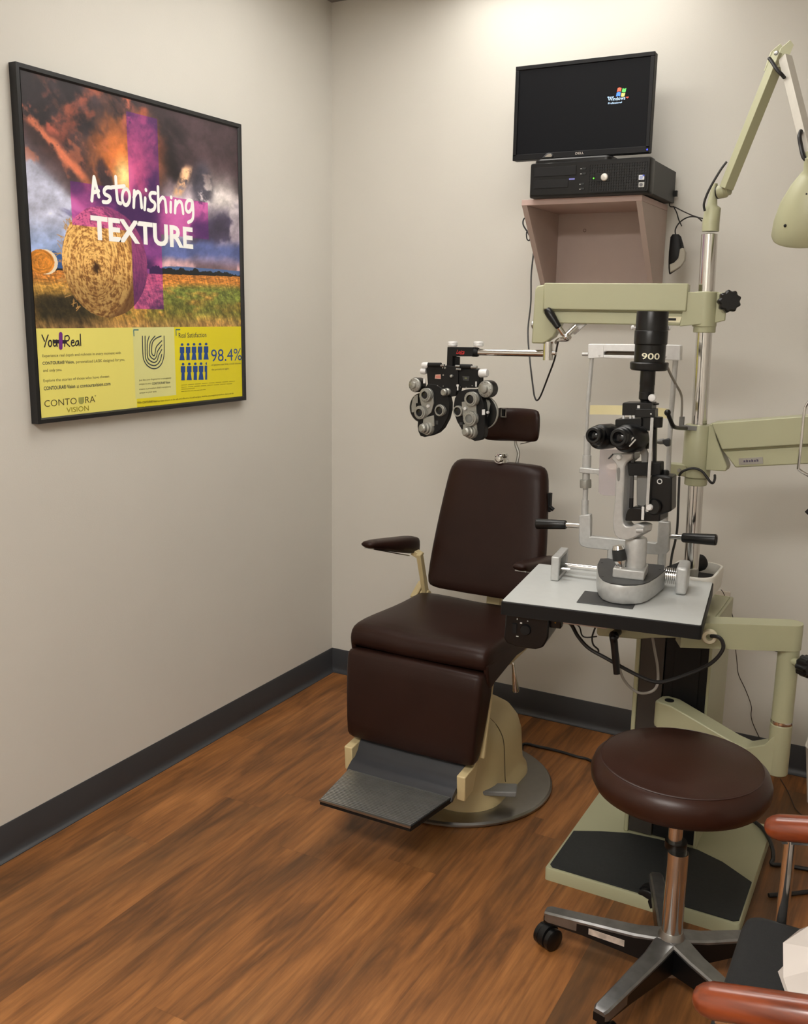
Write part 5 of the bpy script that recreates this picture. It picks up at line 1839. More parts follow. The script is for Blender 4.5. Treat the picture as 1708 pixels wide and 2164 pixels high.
for pg in ([(478, 1465), (520, 1468), (518, 1528), (476, 1528)], [(868, 1492), (915, 1492), (915, 1538), (866, 1538)]):
    b = MB()
    b.prism([ph(x, y, YP-0.0205) for x, y in pg], (0, -0.001, 0))
    b.build('occluder_mark', GREYD, phor)
b = MB()
b.prism([ph(x, y, YP-0.0205) for x, y in ((1240, 1285), (1285, 1280), (1285, 1370), (1240, 1372))], (0, -0.003, 0))
b.build('cylinder_window', SILVERL, phor)
b = MB()
b.lathe([(0, 0), (0.0045, 0), (0.004, 0.006), (0, 0.007)], ph(1335, 1330, YP-0.004), (0, -1, 0), 16)
b.build('axis_knob', SILVERL, phor)

# clamp lever at the free end of the refractor arm (moves with the stand)
b = MB()
g0, g1 = aY(1157, 655, -0.70), aY(1181, 692, -0.70)
Lq = (g1-g0).length
b.lathe([(0.0, -0.004), (0.008, -0.003), (0.0118, 0.004), (0.0122, Lq*0.3), (0.0085, Lq), (0.0, Lq)], g0, g1-g0, 24)
gl_ = b.build('clamp_grip', BLACK, stand)
b = MB()
g2 = aY(1195, 712, -0.69)
b.lathe([(0.0, 0), (0.0075, 0), (0.0075, (g2-g1).length*0.7), (0.006, (g2-g1).length*0.72), (0.006, (g2-g1).length), (0.0, (g2-g1).length)], g1, g2-g1, 24)
b.cyl(g2, aY(1218, 690, -0.67), 0.008)
b.ball(g2+V((0.004, -0.004, 0)), 0.0095)
b.tube([aY(1176, 724, -0.66), aY(1183, 718, -0.675), aY(1200, 717, -0.68), g2+V((0.012, 0, 0))], 0.006, 10)
b.build('clamp_joint', CHROME, stand)
b = MB()
b.obox(aY(1222, 690, -0.655), V((0.016, 0, 0.014)), V((0, 0.006, 0)), V((-0.007, 0, 0.008)))
b.build('clamp_bracket', SILVERL, stand, bev=0.001)

# ------------------------------------------------------------------ wall shelf, computer, monitor, mouse
SX0, SX1, SYF = 0.905, 1.286, -0.308
SZ0, SZ1 = 1.823, 1.8405
shelf = thing('wall_shelf', 'open mauve laminate box shelf on the back wall carrying the computer', 'shelf', ((SX0+SX1)/2, 0, 1.55))
b = MB().box(SX0, SX1, SYF, -0.001, SZ0, SZ1)
b.build('top_panel', MAUVED, shelf, bev=0.001)
zb = 1.50
for x0_, x1_ in ((SX0+0.0005, SX0+0.018), (SX1-0.018, SX1-0.0005)):
    b = MB()
    yb_ = aX(1165, 600, SX0).y if False else -0.03
    q = aY(1165, 600, -0.1)
    b.prism([V((x0_, SYF+0.001, SZ0-0.0002)), V((x0_, -0.001, SZ0-0.0002)), V((x0_, -0.001, zb)), V((x0_, -0.045, zb))], (x1_-x0_, 0, 0))
    b.build('side_panel', MAUVE, shelf, bev=0.0008)
b = MB().box(SX0+0.0185, SX1-0.0185, -0.016, -0.001, zb, SZ0-0.0003)
b.build('back_panel', MAUVE, shelf)
q = aY(1236, 487, -0.016)
b = MB()
b.ring(q, (0, -1, 0), 0.0055, 0.0038, 0.001, 20)
b.build('screw_hole', pm('hole_ring', (120, 100, 92), 0.6), shelf)
b = MB().box(SX0+0.0185, SX1-0.0185, -0.06, -0.0165, zb, zb+0.017)
b.build('bottom_panel', MAUVE, shelf)

CYF, CYB = -0.338, -0.025
CX0, CX1 = 0.940, 1.3135
CZ0, CZ1 = SZ1+0.0005, SZ1+0.102
pc = thing('desktop_computer', 'black horizontal desktop computer with a silver power button on the wall shelf', 'computer', ((CX0+CX1)/2, (CYF+CYB)/2, CZ0))
b = MB().box(CX0+0.006, CX1-0.002, CYF+0.03, CYB, CZ0+0.002, CZ1-0.004)
b.build('case', pm('charcoal_case', (32, 34, 34), 0.5, 0.2), pc, bev=0.002)
b = MB()
b.loft([rrect((CX0+CX1)/2, (CZ0+CZ1)/2, (CX1-CX0)/2, (CZ1-CZ0)/2, 0.008, 0, 4)], cap=False)
b = MB()


def frr(x0, x1, z0, z1, r, y):
    return [V((p.x, y, p.y)) for p in rrect((x0+x1)/2, (z0+z1)/2, (x1-x0)/2, (z1-z0)/2, r, 0, 4)]


b.loft([frr(CX0, CX1, CZ0, CZ1, 0.006, y) for y in (CYF+0.045, CYF+0.008)]+[frr(CX0+0.004, CX1-0.004, CZ0+0.006, CZ1-0.003, 0.006, CYF)])
b.build('front_bezel', BLACK, pc, angle=50)


def pf(px, py, y=CYF):
    return aY(1080+px/4.744, 300+py/4.744, y)


b = MB()
for x0_, y0_, x1_, y1_, dy in ((250, 275, 652, 240, 55), (232, 370, 575, 380, 0)):
    pass
zt_a, zt_b = pf(250, 275).z, pf(650, 300).z
xa, xb = pf(235, 300).x, pf(655, 300).x
W1 = CZ1-CZ0
for x0_, x1_, z0_, z1_ in ((xa, xb, CZ0+W1*0.60, CZ0+W1*0.86), (xa, pf(575, 400).x, CZ0+W1*0.26, CZ0+W1*0.50)):
    b.prism([V((x0_, CYF, z0_)), V((x1_, CYF, z0_)), V((x1_, CYF, z1_)), V((x0_, CYF, z1_))], (0, -0.0018, 0))
b.build('drive_door', BLACKM, pc, bev=0.0006)
b = MB()
q = pf(612, 372)
b.box(q.x-0.009, q.x+0.009, CYF-0.001, CYF+0.001, q.z-0.0022, q.z+0.0022)
b.build('blue_badge', pm('periwinkle_label', (120, 122, 200), 0.5), pc)
b = MB()
for cx_, cy_ in ((735, 268), (735, 318), (718, 420), (718, 470)):
    q = pf(cx_, cy_)
    b.box(q.x-0.006, q.x+0.006, CYF-0.0015, CYF+0.001, q.z-0.003, q.z+0.003)
b.build('port_cover', RUBBER, pc, bev=0.0008)
b = MB()
for cx_, cy_ in ((704, 268), (702, 320), (694, 424), (692, 474)):
    q = pf(cx_, cy_)
    b.box(q.x-0.0018, q.x+0.0018, CYF-0.0007, CYF+0.0005, q.z-0.0012, q.z+0.0012)
b.build('port_marks', MATS['pale_print'], pc)
# vent grille right of the ports
gx0, gx1 = pf(790, 330).x, pf(1360, 330).x
gz0, gz1 = CZ0+W1*0.10, CZ0+W1*0.86
b = MB()
b.prism([V((gx0, CYF-0.0003, gz0)), V((gx1, CYF-0.0003, gz0)), V((gx1, CYF-0.0003, gz1)), V((gx0, CYF-0.0003, gz1))], (0, -0.0006, 0))
b.build('vent_recess', pm('vent_dark', (12, 12, 13), 0.6), pc)
b = MB()
nc, nr = 23, 10
for i in range(nc+1):
    x = gx0+(gx1-gx0)*i/nc
    b.box(x-0.0011, x+0.0011, CYF-0.003, CYF-0.0009, gz0, gz1)
for j in range(nr+1):
    z = gz0+(gz1-gz0)*j/nr
    b.box(gx0, gx1, CYF-0.0026, CYF-0.0009, z-0.0012, z+0.0012)
b.build('vent_grille', BLACK, pc)
q = pf(942, 355)
b = MB()
b.box(q.x-0.030, q.x+0.016, CYF-0.0034, CYF-0.001, q.z-0.012, q.z+0.012)
b.build('button_bezel', BLACK, pc, bev=0.001)
b = MB()
b.lathe([(0, 0), (0.0105, 0), (0.011, 0.003), (0.009, 0.0055), (0.004, 0.0068), (0, 0.007)], V((q.x, CYF-0.003, q.z)), (0, -1, 0), 32)
b.build('power_button', pm('pearl_button', (205, 200, 192), 0.4, 0.3), pc)
b = MB()
q2 = pf(833, 366)
b.lathe([(0, 0), (0.0022, 0), (0.0018, 0.001), (0, 0.0012)], V((q2.x, CYF-0.0035, q2.z)), (0, -1, 0), 12)
b.build('power_light', pm('green_led', (90, 235, 50), 0.4, emit=1.6), pc)
for cx_, cy_, col, r in ((1313, 357, (206, 208, 214), 1), (1312, 430, (176, 176, 172), 0)):
    q = pf(cx_, cy_)
    b = MB()
    b.box(q.x-0.0085, q.x+0.0085, CYF-0.0042, CYF-0.0028, q.z-0.0070, q.z+0.0070)
    st_ = b.build('case_sticker', pm('sticker_%d' % r, col, 0.35, 0.3), pc, bev=0.001)
    b = MB()
    b.lathe([(0, 0), (0.0050, 0), (0.0050, 0.0004), (0, 0.0004)], V((q.x-0.001, CYF-0.0043, q.z)), (0, -1, 0), 20)
    b.build('sticker_logo', pm('sticker_logo_%d' % r, (150, 160, 196) if r else (92, 92, 96), 0.4), st_)
    if r:
        b = MB().box(q.x+0.003, q.x+0.0085, CYF-0.0046, CYF-0.0042, q.z+0.003, q.z+0.007)
        b.build('sticker_corner', pm('sticker_blue', (70, 86, 190), 0.4), st_)
b = MB()
b.box(CX1-0.003, CX1+0.008, CYB-0.012, CYB+0.002, CZ0+0.022, CZ0+0.040)
b.build('rear_latch', BLACK, pc, bev=0.001)
b = MB()
b.tube([V((CX0+0.002, CYB-0.02, CZ0+0.012)), V((CX0-0.012, CYB-0.03, CZ0+0.025)), V((CX0-0.016, CYB-0.03, CZ0+0.05)), V((CX0-0.008, CYB-0.03, CZ0+0.075)), V((CX0+0.004, CYB-0.02, CZ0+0.085))], 0.002, 6)
b.tube([V((CX0+0.002, CYB-0.04, CZ0+0.008)), V((CX0-0.010, CYB-0.05, CZ0+0.03)), V((CX0-0.011, CYB-0.05, CZ0+0.05)), V((CX0+0.003, CYB-0.04, CZ0+0.075))], 0.002, 6)
b.build('rear_cables', CABLEG, pc)

# monitor standing on the computer
MY = -0.200
mon = thing('computer_monitor', 'black flat-screen monitor showing a small logo, standing on the desktop computer', 'monitor', (1.05, -0.17, CZ1))
mtl, mtr, mbr, mbl = aY(1090, 142, MY), aY(1383, 110, MY), aY(1377, 320, MY-0.0), aY(1090, 340, MY)
mx0, mx1, mz0, mz1 = 0.827, 1.270, 1.974, 2.258
b = MB()
b.loft([frr(mx0, mx1, mz0, mz1, 0.004, MY), frr(mx0, mx1, mz0, mz1, 0.004, MY+0.022), frr(mx0+0.03, mx1-0.03, mz0+0.03, mz1-0.03, 0.01, MY+0.05)])
b.build('back_shell', BLACKM, mon)
b = MB()
bz = 0.0125
for r_ in (((mx0, mx1, mz1-bz, mz1)), ((mx0, mx1, mz0, mz0+bz+0.006)), ((mx0, mx0+bz, mz0+bz, mz1-bz)), ((mx1-bz, mx1, mz0+bz, mz1-bz))):
    b.box(r_[0], r_[1], MY-0.008, MY+0.001, r_[2], r_[3])
b.build('bezel', pm('bezel_black', (12, 12, 15), 0.45, spec=0.25), mon, bev=0.0015)
b = MB().box(mx0+bz, mx1-bz, MY-0.004, MY, mz0+bz+0.005, mz1-bz)
sc_ = b.build('screen', pm('dark_screen', (14, 15, 19), 0.5, emit=0.03, spec=0.12, var=0.01), mon)
b = MB()
yS = MY-0.0045


def sp_(cx, cy):
    return aY(1060+cx/4.27, 90+cy/4.27, yS)


def wavy(pts_, mi):
    b.mi = mi
    b.prism([sp_(x, y) for x, y in pts_], (0, -0.0003, 0))


SCM = [pm('lit_red', (235, 95, 66), 0.5, emit=0.8, var=0.01), pm('lit_green', (90, 205, 96), 0.5, emit=0.8, var=0.01), pm('lit_blue', (70, 130, 235), 0.5, emit=0.8, var=0.01), pm('lit_yellow', (240, 205, 110), 0.5, emit=0.8, var=0.01), pm('lit_white', (190, 222, 255), 0.5, emit=0.9, var=0.01)]
wavy([(1050, 412), (1066, 404), (1084, 410), (1078, 443), (1062, 438), (1042, 446)], 0)
wavy([(1094, 412), (1110, 417), (1127, 411), (1120, 446), (1104, 450), (1086, 444)], 1)
wavy([(1041, 452), (1060, 444), (1077, 450), (1071, 486), (1053, 480), (1034, 486)], 2)
wavy([(1085, 452), (1103, 457), (1118, 453), (1110, 484), (1094, 489), (1078, 486)], 3)
xr = V((1, 0, 0))
for tx_, x0_, y0_, x1_, y1_, mi in (('Windows', 960, 528, 1116, 496, 4), ('Microsoft', 958, 499, 1014, 487, 4), ('xp', 1122, 505, 1148, 489, 0), ('Professional', 963, 557, 1086, 540, 4)):
    p, q = sp_(x0_, y0_), sp_(x1_, y1_)
    q.z += (q.x-p.x)*0.0
    base = sp_(x0_, y0_)
    hh = abs(sp_(x0_, y1_).z-base.z)
    end = sp_(x1_, y0_)
    glyphs(b, tx_, V((base.x, yS-0.0003, base.z)), xr, V((0, 0, 1)), end.x-base.x, hh, 0.003, 0, mi)
b.build('screen_logo', SCM, sc_, recalc=False)
b = MB()
p, q = aY(1216, 329, MY-0.0083), aY(1234, 324, MY-0.0083)
glyphs(b, 'DELL', V((p.x, MY-0.0083, mz0+0.007)), xr, V((0, 0, 1)), q.x-p.x, 0.0065, 0.016)
b.build('maker_lettering', pm('silver_ink', (186, 178, 168), 0.4, 0.3), mon, recalc=False)
b = MB()
q = aY(1368, 316, MY-0.008)
b.lathe([(0, 0), (0.0024, 0), (0.002, 0.001), (0, 0.0012)], q, (0, -1, 0), 14)
b.build('power_light', pm('blue_led', (60, 70, 255), 0.4, emit=2.2), mon)
b = MB()
b.loft([frr(0.915, 1.185, 0, 0.001, 0.0004, 0)], cap=False)
b = MB()
b.loft([rrect(1.066, -0.205, 0.122, 0.112, 0.02, z, 5) for z in (CZ1+0.0005, CZ1+0.010)]+[rrect(1.066, -0.205, 0.118, 0.108, 0.02, CZ1+0.014, 5)])
b.build('stand_foot', BLACK, mon)
b = MB()
b.bar((1.05, -0.13, CZ1+0.012), (1.05, -0.145, 2.10), 0.07, 0.02, (0, 1, 0))
b.build('stand_neck', BLACKM, mon, bev=0.003)
for k, (x0_, x1_) in enumerate(((470, 545), (565, 668), (740, 812), (918, 992))):
    p, q = aY(1080+x0_/4.744, 334, -0.22), aY(1080+x1_/4.744, 332, -0.22)
    MB().box(p.x, q.x, -0.232, -0.222, CZ1+0.0135, CZ1+0.0165).build('foot_slot', SILVERL, mon)
# silver dongle / clip lying on the monitor foot
cl_ = thing('silver_clip', 'small silver and black shell-shaped clip leaning below the monitor on the computer', 'clip', (0.93, -0.25, CZ1+0.016))
b = MB()
cpts = [(305, 165), (330, 140), (352, 118), (378, 108), (405, 112), (418, 130), (416, 152), (395, 158), (350, 162)]
b.prism([pf(x, y, -0.300) for x, y in cpts], (0, 0.012, 0))
b.build('shell', pm('clip_grey', (70, 70, 72), 0.4, 0.4), cl_, bev=0.002)
b = MB()
b.prism([pf(x, y, -0.3025) for x, y in ((340, 150), (365, 125), (400, 118), (412, 132), (404, 150))], (0, 0.003, 0))
b.build('silver_face', CHROME, cl_)

# computer mouse hanging by its cord beside the shelf
mo = thing('computer_mouse', 'black and grey mouse hanging on its cord against the right side of the wall shelf', 'mouse', tuple(aY(1430, 535, -0.11)))


def mp(cx, cy, y=-0.115):
    return aY(1080+cx/3.285, 400+cy/3.285, y)


b = MB()
sec = []
for t, x0_, x1_ in ((312, 1122, 1165), (330, 1108, 1182), (380, 1102, 1196), (440, 1096, 1210), (500, 1094, 1206), (545, 1094, 1175), (575, 1096, 1130), (590, 1100, 1108)):
    p, q = mp(x0_, t), mp(x1_, t)
    c, hw = (p+q)/2, (q-p).length/2
    dp = 0.016*math.sin(math.pi*min(max((t-300)/295, 0.12), 0.9))
    sec.append([c+xr*(hw*math.cos(a))+V((0, -dp*math.sin(a) if math.sin(a) > 0 else -0.004*math.sin(a), 0)) for a in [2*math.pi*k/16 for k in range(16)]])
b.loft(sec)
b.build('body', BLACKM, mo, angle=60)
b = MB()
sd_ = [(1172, 412), (1196, 405), (1213, 440), (1208, 495), (1180, 535), (1140, 560), (1104, 580), (1100, 520), (1130, 510), (1160, 480), (1168, 440)]
b.prism([mp(x, y, -0.135) for x, y in sd_], (0, 0.012, 0))
b.build('grey_side', pm('mouse_grey', (158, 152, 138), 0.5), mo, bev=0.003)
b = MB()
for k in range(8):
    p = mp(1176+k*2.6, 335+k*9, -0.128)
    b.obox(p, V((0.0035, 0, -0.001)), V((0, 0.003, 0)), V((0, 0, 0.0008)))
b.build('grip_ribs', BLACK, mo)
b = MB()
b.tube([mp(1144, 318), mp(1142, 280), mp(1165, 238), mp(1205, 205), mp(1250, 190), mp(1295, 195, -0.10), mp(1325, 220, -0.07)], 0.0021, 8)
b.build('cord', CABLE, mo)

# ------------------------------------------------------------------ cords behind and beside the shelf
def cord(name, label, pts_, r, mat=None, smooth=8):
    b = MB()
    b.tube(pts_, r, 8, smooth)
    o = b.build(name, mat or CABLE, None, loc=tuple(V(pts_[len(pts_)//2])))
    return tag(o, label, 'cord')


cord('monitor_cord', 'black cord sagging from the shelf to the pole beside the lamp', [V((CX1-0.02, -0.012, CZ0+0.01)), mp(1105, 118, -0.03), mp(1140, 125, -0.05), mp(1200, 155, -0.2), mp(1270, 185, -0.4), mp(1336, 204, -0.575)], 0.0017)
cord('spare_cord', 'thin black cord end dangling by the right side of the wall shelf', [mp(1128, 118, -0.02), mp(1150, 160, -0.03), mp(1165, 210, -0.03), mp(1186, 256, -0.03)], 0.0018)
cord('refractor_cord', 'long black cord looping from the left side of the shelf down to the refractor arm',
     [aY(1119, 462, -0.10), aY(1108, 462, -0.12), aY(1106, 475, -0.13), aY(1116, 492, -0.13), aY(1126, 512, -0.13), aY(1128, 530, -0.13), aY(1123, 580, -0.18), aY(1122, 640, -0.3), aY(1116, 700, -0.42), aY(1120, 760, -0.5),
      aY(1127, 820, -0.53), aY(1130, 838, -0.535), aY(1135, 846, -0.54), aY(1143, 836, -0.55), aY(1158, 798, -0.6), aY(1172, 760, -0.65), aY(1177, 735, -0.67), aY(1180, 720, -0.675)], 0.0026)
b = MB()
b.tube([aY(1117, 486, -0.128), aY(1113, 492, -0.132), aY(1114, 505, -0.134), aY(1119, 508, -0.13), aY(1121, 498, -0.126), aY(1117, 486, -0.128)], 0.0022, 8)
o = b.build('cord_bundle', CABLE, None, loc=tuple(aY(1117, 497, -0.13)))
tag(o, 'small coiled twist of black cord at the left edge of the wall shelf', 'cord')

# ------------------------------------------------------------------ examination lamp on the pole
lamp = thing('exam_lamp', 'cream folding-arm examination lamp plugged into the top of the chrome pole', 'lamp', tuple(PT))
YLm = -0.6
b = MB()
secs = []
for (xa_, ya_, xb_, yb_, dp) in ((1484, 489, 1520, 489, 0.021), (1485, 470, 1521, 470, 0.021), (1490, 440, 1524, 440, 0.018), (1494, 436, 1516, 432, 0.014), (1500, 410, 1516, 408, 0.012), (1508, 390, 1517, 386, 0.008)):
    p, q = aY(xa_, ya_, YLm), aY(xb_, yb_, YLm)
    c, hw = (p+q)/2, (q-p).length/2
    secs.append([c+xr*(hw*math.cos(a))+V((0, dp*math.sin(a), 0)) for a in [2*math.pi*k/20 for k in range(20)]])
b.loft(secs)
b.build('pole_socket', CREAM, lamp, angle=50)
b = MB()
q0 = aY(1519, 406, YLm)
b.lathe([(0, 0), (0.017, 0), (0.017, 0.020), (0.013, 0.024), (0.013, 0.030), (0, 0.031)], q0, (0.9, -0.3, 0.1), 24)
b.build('joint_knob', CREAM, lamp)
b = MB()
b.lathe([(0, -0.001), (0.0172, -0.001), (0.0172, 0.002), (0, 0.002)], aY(1520, 406, YLm)-V((0.0015, 0, 0)), (0.9, -0.3, 0.1), 24)
b.build('joint_washer', BLACK, lamp)
a0_, a1_ = aY(1535, 398, -0.622), aY(1650, 112, -0.66)
rot = V((0.55, -0.8, 0)).normalized()
b = MB()
b.bar(a0_, a1_, 0.026, 0.026, (1.0, 0.9, 0.2))
b.build('lower_arm', CREAM, lamp, bev=0.001)
b = MB()
d1 = (a1_-a0_).normalized()
nrm = V((0.75, -0.66, 0)).normalized()
for sgn in (-1, 1):
    c = a1_+nrm*(0.0145*sgn)
    b.prism([c-d1*0.035-V((0.012, 0, 0)), c-d1*0.035+V((0.012, 0, 0)), c+d1*0.012+V((0.012, 0, 0)), c+d1*0.024, c+d1*0.008-V((0.014, 0, 0))], nrm*(0.004*sgn))
b.build('hinge_fork', CREAM, lamp)
b = MB()
q = aY(1641, 112, -0.685)
b.lathe([(0, 0), (0.0055, 0), (0.004, 0.0025), (0, 0.003)], q, (-0.2, -1, 0.1), 16)
b.build('hinge_pin', STEEL, lamp)
b0_, b1_ = aY(1660, 122, -0.67), aY(1712, 330, -0.78)
b = MB()
b.bar(b0_, b1_, 0.022, 0.022, (1.0, -0.8, 0.2))
b.build('upper_arm', pm('grey_cream_enamel', (190, 186, 176), 0.4), lamp, bev=0.001)
b = MB()
ap = aY(1716, 348, -0.79)
axd = V((0.03, 0.42, -0.90)).normalized()
prof = [(0.0, -0.02), (0.016, -0.018), (0.018, 0.012), (0.026, 0.02), (0.046, 0.045), (0.068, 0.082), (0.082, 0.122), (0.088, 0.155), (0.0855, 0.163), (0.083, 0.158), (0.078, 0.124), (0.064, 0.085), (0.04, 0.05), (0.0, 0.03)]
b.lathe(prof, ap, axd, 48)
sh = b.build('lamp_shade', CREAM, lamp, angle=60)
b = MB()
b.cyl(ap+V((-0.004, 0, 0.03)), ap+axd*0.012, 0.013)
b.build('shade_neck', CREAM, lamp)
b = MB()
q = aY(1660, 477, -0.80)
d_ = (q-CPOS).normalized()
for px, py in ((1660, 477), (1705, 410)):
    best = None
    for k in range(400):
        p = CPOS+ray(px, py)*(1.9+k*0.002)
        h_ = (p-ap).dot(axd)
        rr_ = ((p-ap)-axd*h_).length
        for (ra_, ha_), (rb_, hb_) in zip(prof[3:8], prof[4:9]):
            if ha_ <= h_ <= hb_ and rr_ <= ra_+(rb_-ra_)*(h_-ha_)/(hb_-ha_):
                best = p
        if best is not None:
            break
    if best is not None:
        b.ball(best, 0.004 if px == 1660 else 0.0025)
b.build('shade_hole', BLACKM, sh)
MB().ball(ap+axd*0.085, 0.028).build('bulb', WHITEP, lamp)
b = MB()
b.tube([aY(1626, 123, -0.69), aY(1632, 131, -0.70), aY(1643, 148, -0.71), aY(1652, 157, -0.71), aY(1658, 164, -0.70)], 0.0042, 8)
b.build('hinge_cord', CABLE, lamp)
b = MB()
b.tube([aY(1693, 277, -0.77), aY(1690, 288, -0.785), aY(1693, 308, -0.79), aY(1698, 330, -0.80), aY(1704, 338, -0.80)], 0.0048, 8)
b.build('neck_cord', CABLE, lamp)
b = MB()
b.tube([aY(1536, 342, -0.625), aY(1524, 358, -0.63), aY(1506, 388, -0.63), aY(1494, 412, -0.627), aY(1488, 432, -0.625), aY(1490, 446, -0.622)], 0.003, 8)
b.build('socket_cord', CABLE, lamp)

# ------------------------------------------------------------------ stool
HUB = V((1.716, -1.238, 0))
stool = thing('exam_stool', 'round red-brown vinyl stool on a chrome column with a five-legged caster base', 'stool', tuple(HUB))
b = MB()
SC = V((1.703, -1.220, 0))
b.lathe([(0.0, 0.452), (0.10, 0.452), (0.165, 0.456), (0.184, 0.466), (0.193, 0.484), (0.194, 0.500), (0.188, 0.518), (0.176, 0.529), (0.172, 0.5315), (0.169, 0.5315), (0.14, 0.539), (0.08, 0.543), (0.0, 0.5435)], SC, (0, 0, 1), 96)
b.build('seat', VINYLS, stool, angle=50)
b = MB()
b.lathe([(0.1735, 0.5318), (0.1755, 0.5308), (0.1750, 0.5296), (0.1725, 0.530), (0.1735, 0.5318)], SC, (0, 0, 1), 96, cap=False)
b.build('seat_piping', pm('dark_piping', (52, 32, 26), 0.45), stool)
b = MB()
b.lathe([(0.0, 0.446), (0.14, 0.446), (0.14, 0.452), (0.0, 0.452)], SC, (0, 0, 1), 40)
b.build('seat_pan', BLACKM, stool)
b = MB()
b.cyl(SC+V((0.001, 0, 0.30)), SC+V((0, 0, 0.447)), 0.0155, n=32)
b.build('piston', CHROME, stool)
MB().lathe([(0.0, 0.322), (0.0245, 0.322), (0.0245, 0.338), (0.0, 0.338)], (SC.x+0.003, SC.y, 0), (0, 0, 1), 32).build('column_collar', BLACK, stool)
b = MB()
b.lathe([(0.0, 0.04), (0.0235, 0.04), (0.0232, 0.323), (0.0, 0.323)], HUB+V((0, 0, 0)), (0, 0, 1), 32)
b.build('column', CHROME, stool)
b = MB()
b.lathe([(0.0, 0.03), (0.036, 0.03), (0.036, 0.085), (0.030, 0.115), (0.0245, 0.128), (0.0, 0.128)], HUB, (0, 0, 1), 32)
b.build('hub', STEEL, stool)
tips = [aZ(1182, 1926, 0.092), aZ(1264, 2145, 0.092)]
angs = [math.atan2(t.y-HUB.y, t.x-HUB.x) for t in tips]
aA = angs[0]
for k in range(5):
    a = aA+k*2*math.pi/5
    dd = V((math.cos(a), math.sin(a), 0))
    ss = V((-dd.y, dd.x, 0))
    LG = 0.296
    b = MB()
    rings = []
    for t, zt, zb, w in ((0.02, 0.115, 0.05, 0.026), (0.08, 0.104, 0.052, 0.022), (0.20, 0.096, 0.066, 0.0185), (LG-0.01, 0.091, 0.066, 0.017), (LG, 0.088, 0.068, 0.013)):
        p = HUB+dd*t
        rings.append([p-ss*w+V((0, 0, zb)), p-ss*w+V((0, 0, zt-0.004)), p-ss*(w-0.004)+V((0, 0, zt)), p+ss*(w-0.004)+V((0, 0, zt)), p+ss*w+V((0, 0, zt-0.004)), p+ss*w+V((0, 0, zb))])
    b.loft(rings)
    lg = b.build('leg', pm('worn_aluminium', (140, 140, 140), 0.36, 0.9, var=0.15, nscale=30), stool)
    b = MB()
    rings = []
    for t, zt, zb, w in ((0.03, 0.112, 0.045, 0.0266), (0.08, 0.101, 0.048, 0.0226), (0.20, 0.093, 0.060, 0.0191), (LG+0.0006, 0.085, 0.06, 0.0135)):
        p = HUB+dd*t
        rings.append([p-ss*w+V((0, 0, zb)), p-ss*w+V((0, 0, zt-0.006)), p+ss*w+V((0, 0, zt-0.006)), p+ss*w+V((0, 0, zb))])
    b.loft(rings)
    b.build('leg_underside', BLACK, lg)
    if k == 0:
        b = MB()
        sgn = -1 if (ss.y > 0) else 1
        p0, p1 = HUB+dd*0.10, HUB+dd*0.185
        w0, w1 = 0.0226, 0.0198
        b.prism([p0+ss*sgn*w0+V((0, 0, 0.066)), p1+ss*sgn*w1+V((0, 0, 0.069)), p1+ss*sgn*w1+V((0, 0, 0.084)), p0+ss*sgn*w0+V((0, 0, 0.082))], ss*sgn*0.001)
        b.build('maker_label', pm('peeling_label', (196, 182, 170), 0.5, var=0.25, nscale=60), lg)
    # twin wheel caster
    cs_ = stool
    c = HUB+dd*(LG-0.018)
    sw = V((math.cos(a+1.1), math.sin(a+1.1), 0))
    ax_ = V((-sw.y, sw.x, 0))
    b = MB()
    b.cyl(c+V((0, 0, 0.05)), c+V((0, 0, 0.075)), 0.007)
    cc_ = c+sw*0.014+V((0, 0, 0.0265))
    b.lathe([(0, -0.009), (0.018, -0.009), (0.0285, -0.008), (0.0285, 0.008), (0.018, 0.009), (0, 0.009)], cc_+V((0, 0, 0.003)), ax_, 28)
    ct = b.build('caster_hood', BLACKM, stool)
    for sgn in (-1, 1):
        b = MB()
        b.lathe([(0, 0.0092), (0.022, 0.0092), (0.0265, 0.0115), (0.0265, 0.0225), (0.022, 0.0255), (0.0, 0.0265)], cc_, ax_*sgn, 28)
        b.build('caster_wheel', BLACK, ct)

# ------------------------------------------------------------------ guest armchair at the right edge
wm = bpy.data.materials.new('varnished_wood')
wm.use_nodes = True
nt = wm.node_tree
bs = nt.nodes['Principled BSDF']
tc = N('ShaderNodeTexCoord')
mp_ = N('ShaderNodeMapping')
mp_.inputs['Scale'].default_value = (3, 40, 40)
nz = N('ShaderNodeTexNoise')
nz.inputs['Scale'].default_value = 1.6
nz.inputs['Detail'].default_value = 5
rp = N('ShaderNodeValToRGB')
rp.color_ramp.elements[0].color = lin((88, 36, 18))+(1,)
rp.color_ramp.elements[1].color = lin((140, 64, 30))+(1,)
rp.color_ramp.elements[0].position = 0.3
rp.color_ramp.elements[1].position = 0.7
L(tc.outputs['Object'], mp_.inputs['Vector'])
L(mp_.outputs['Vector'], nz.inputs['Vector'])
L(nz.outputs['Fac'], rp.inputs['Fac'])
L(rp.outputs['Color'], bs.inputs['Base Color'])
bs.inputs['Roughness'].default_value = 0.28
bs.inputs['Coat Weight'].default_value = 0.4
bs.inputs['Coat Roughness'].default_value = 0.12
GY0, GY1 = -2.118, -1.628
AZ_ = 0.640
guest = thing('guest_armchair', 'black seated armchair with polished wooden arms on chrome legs at the right edge', 'armchair', (2.18, (GY0+GY1)/2, 0))
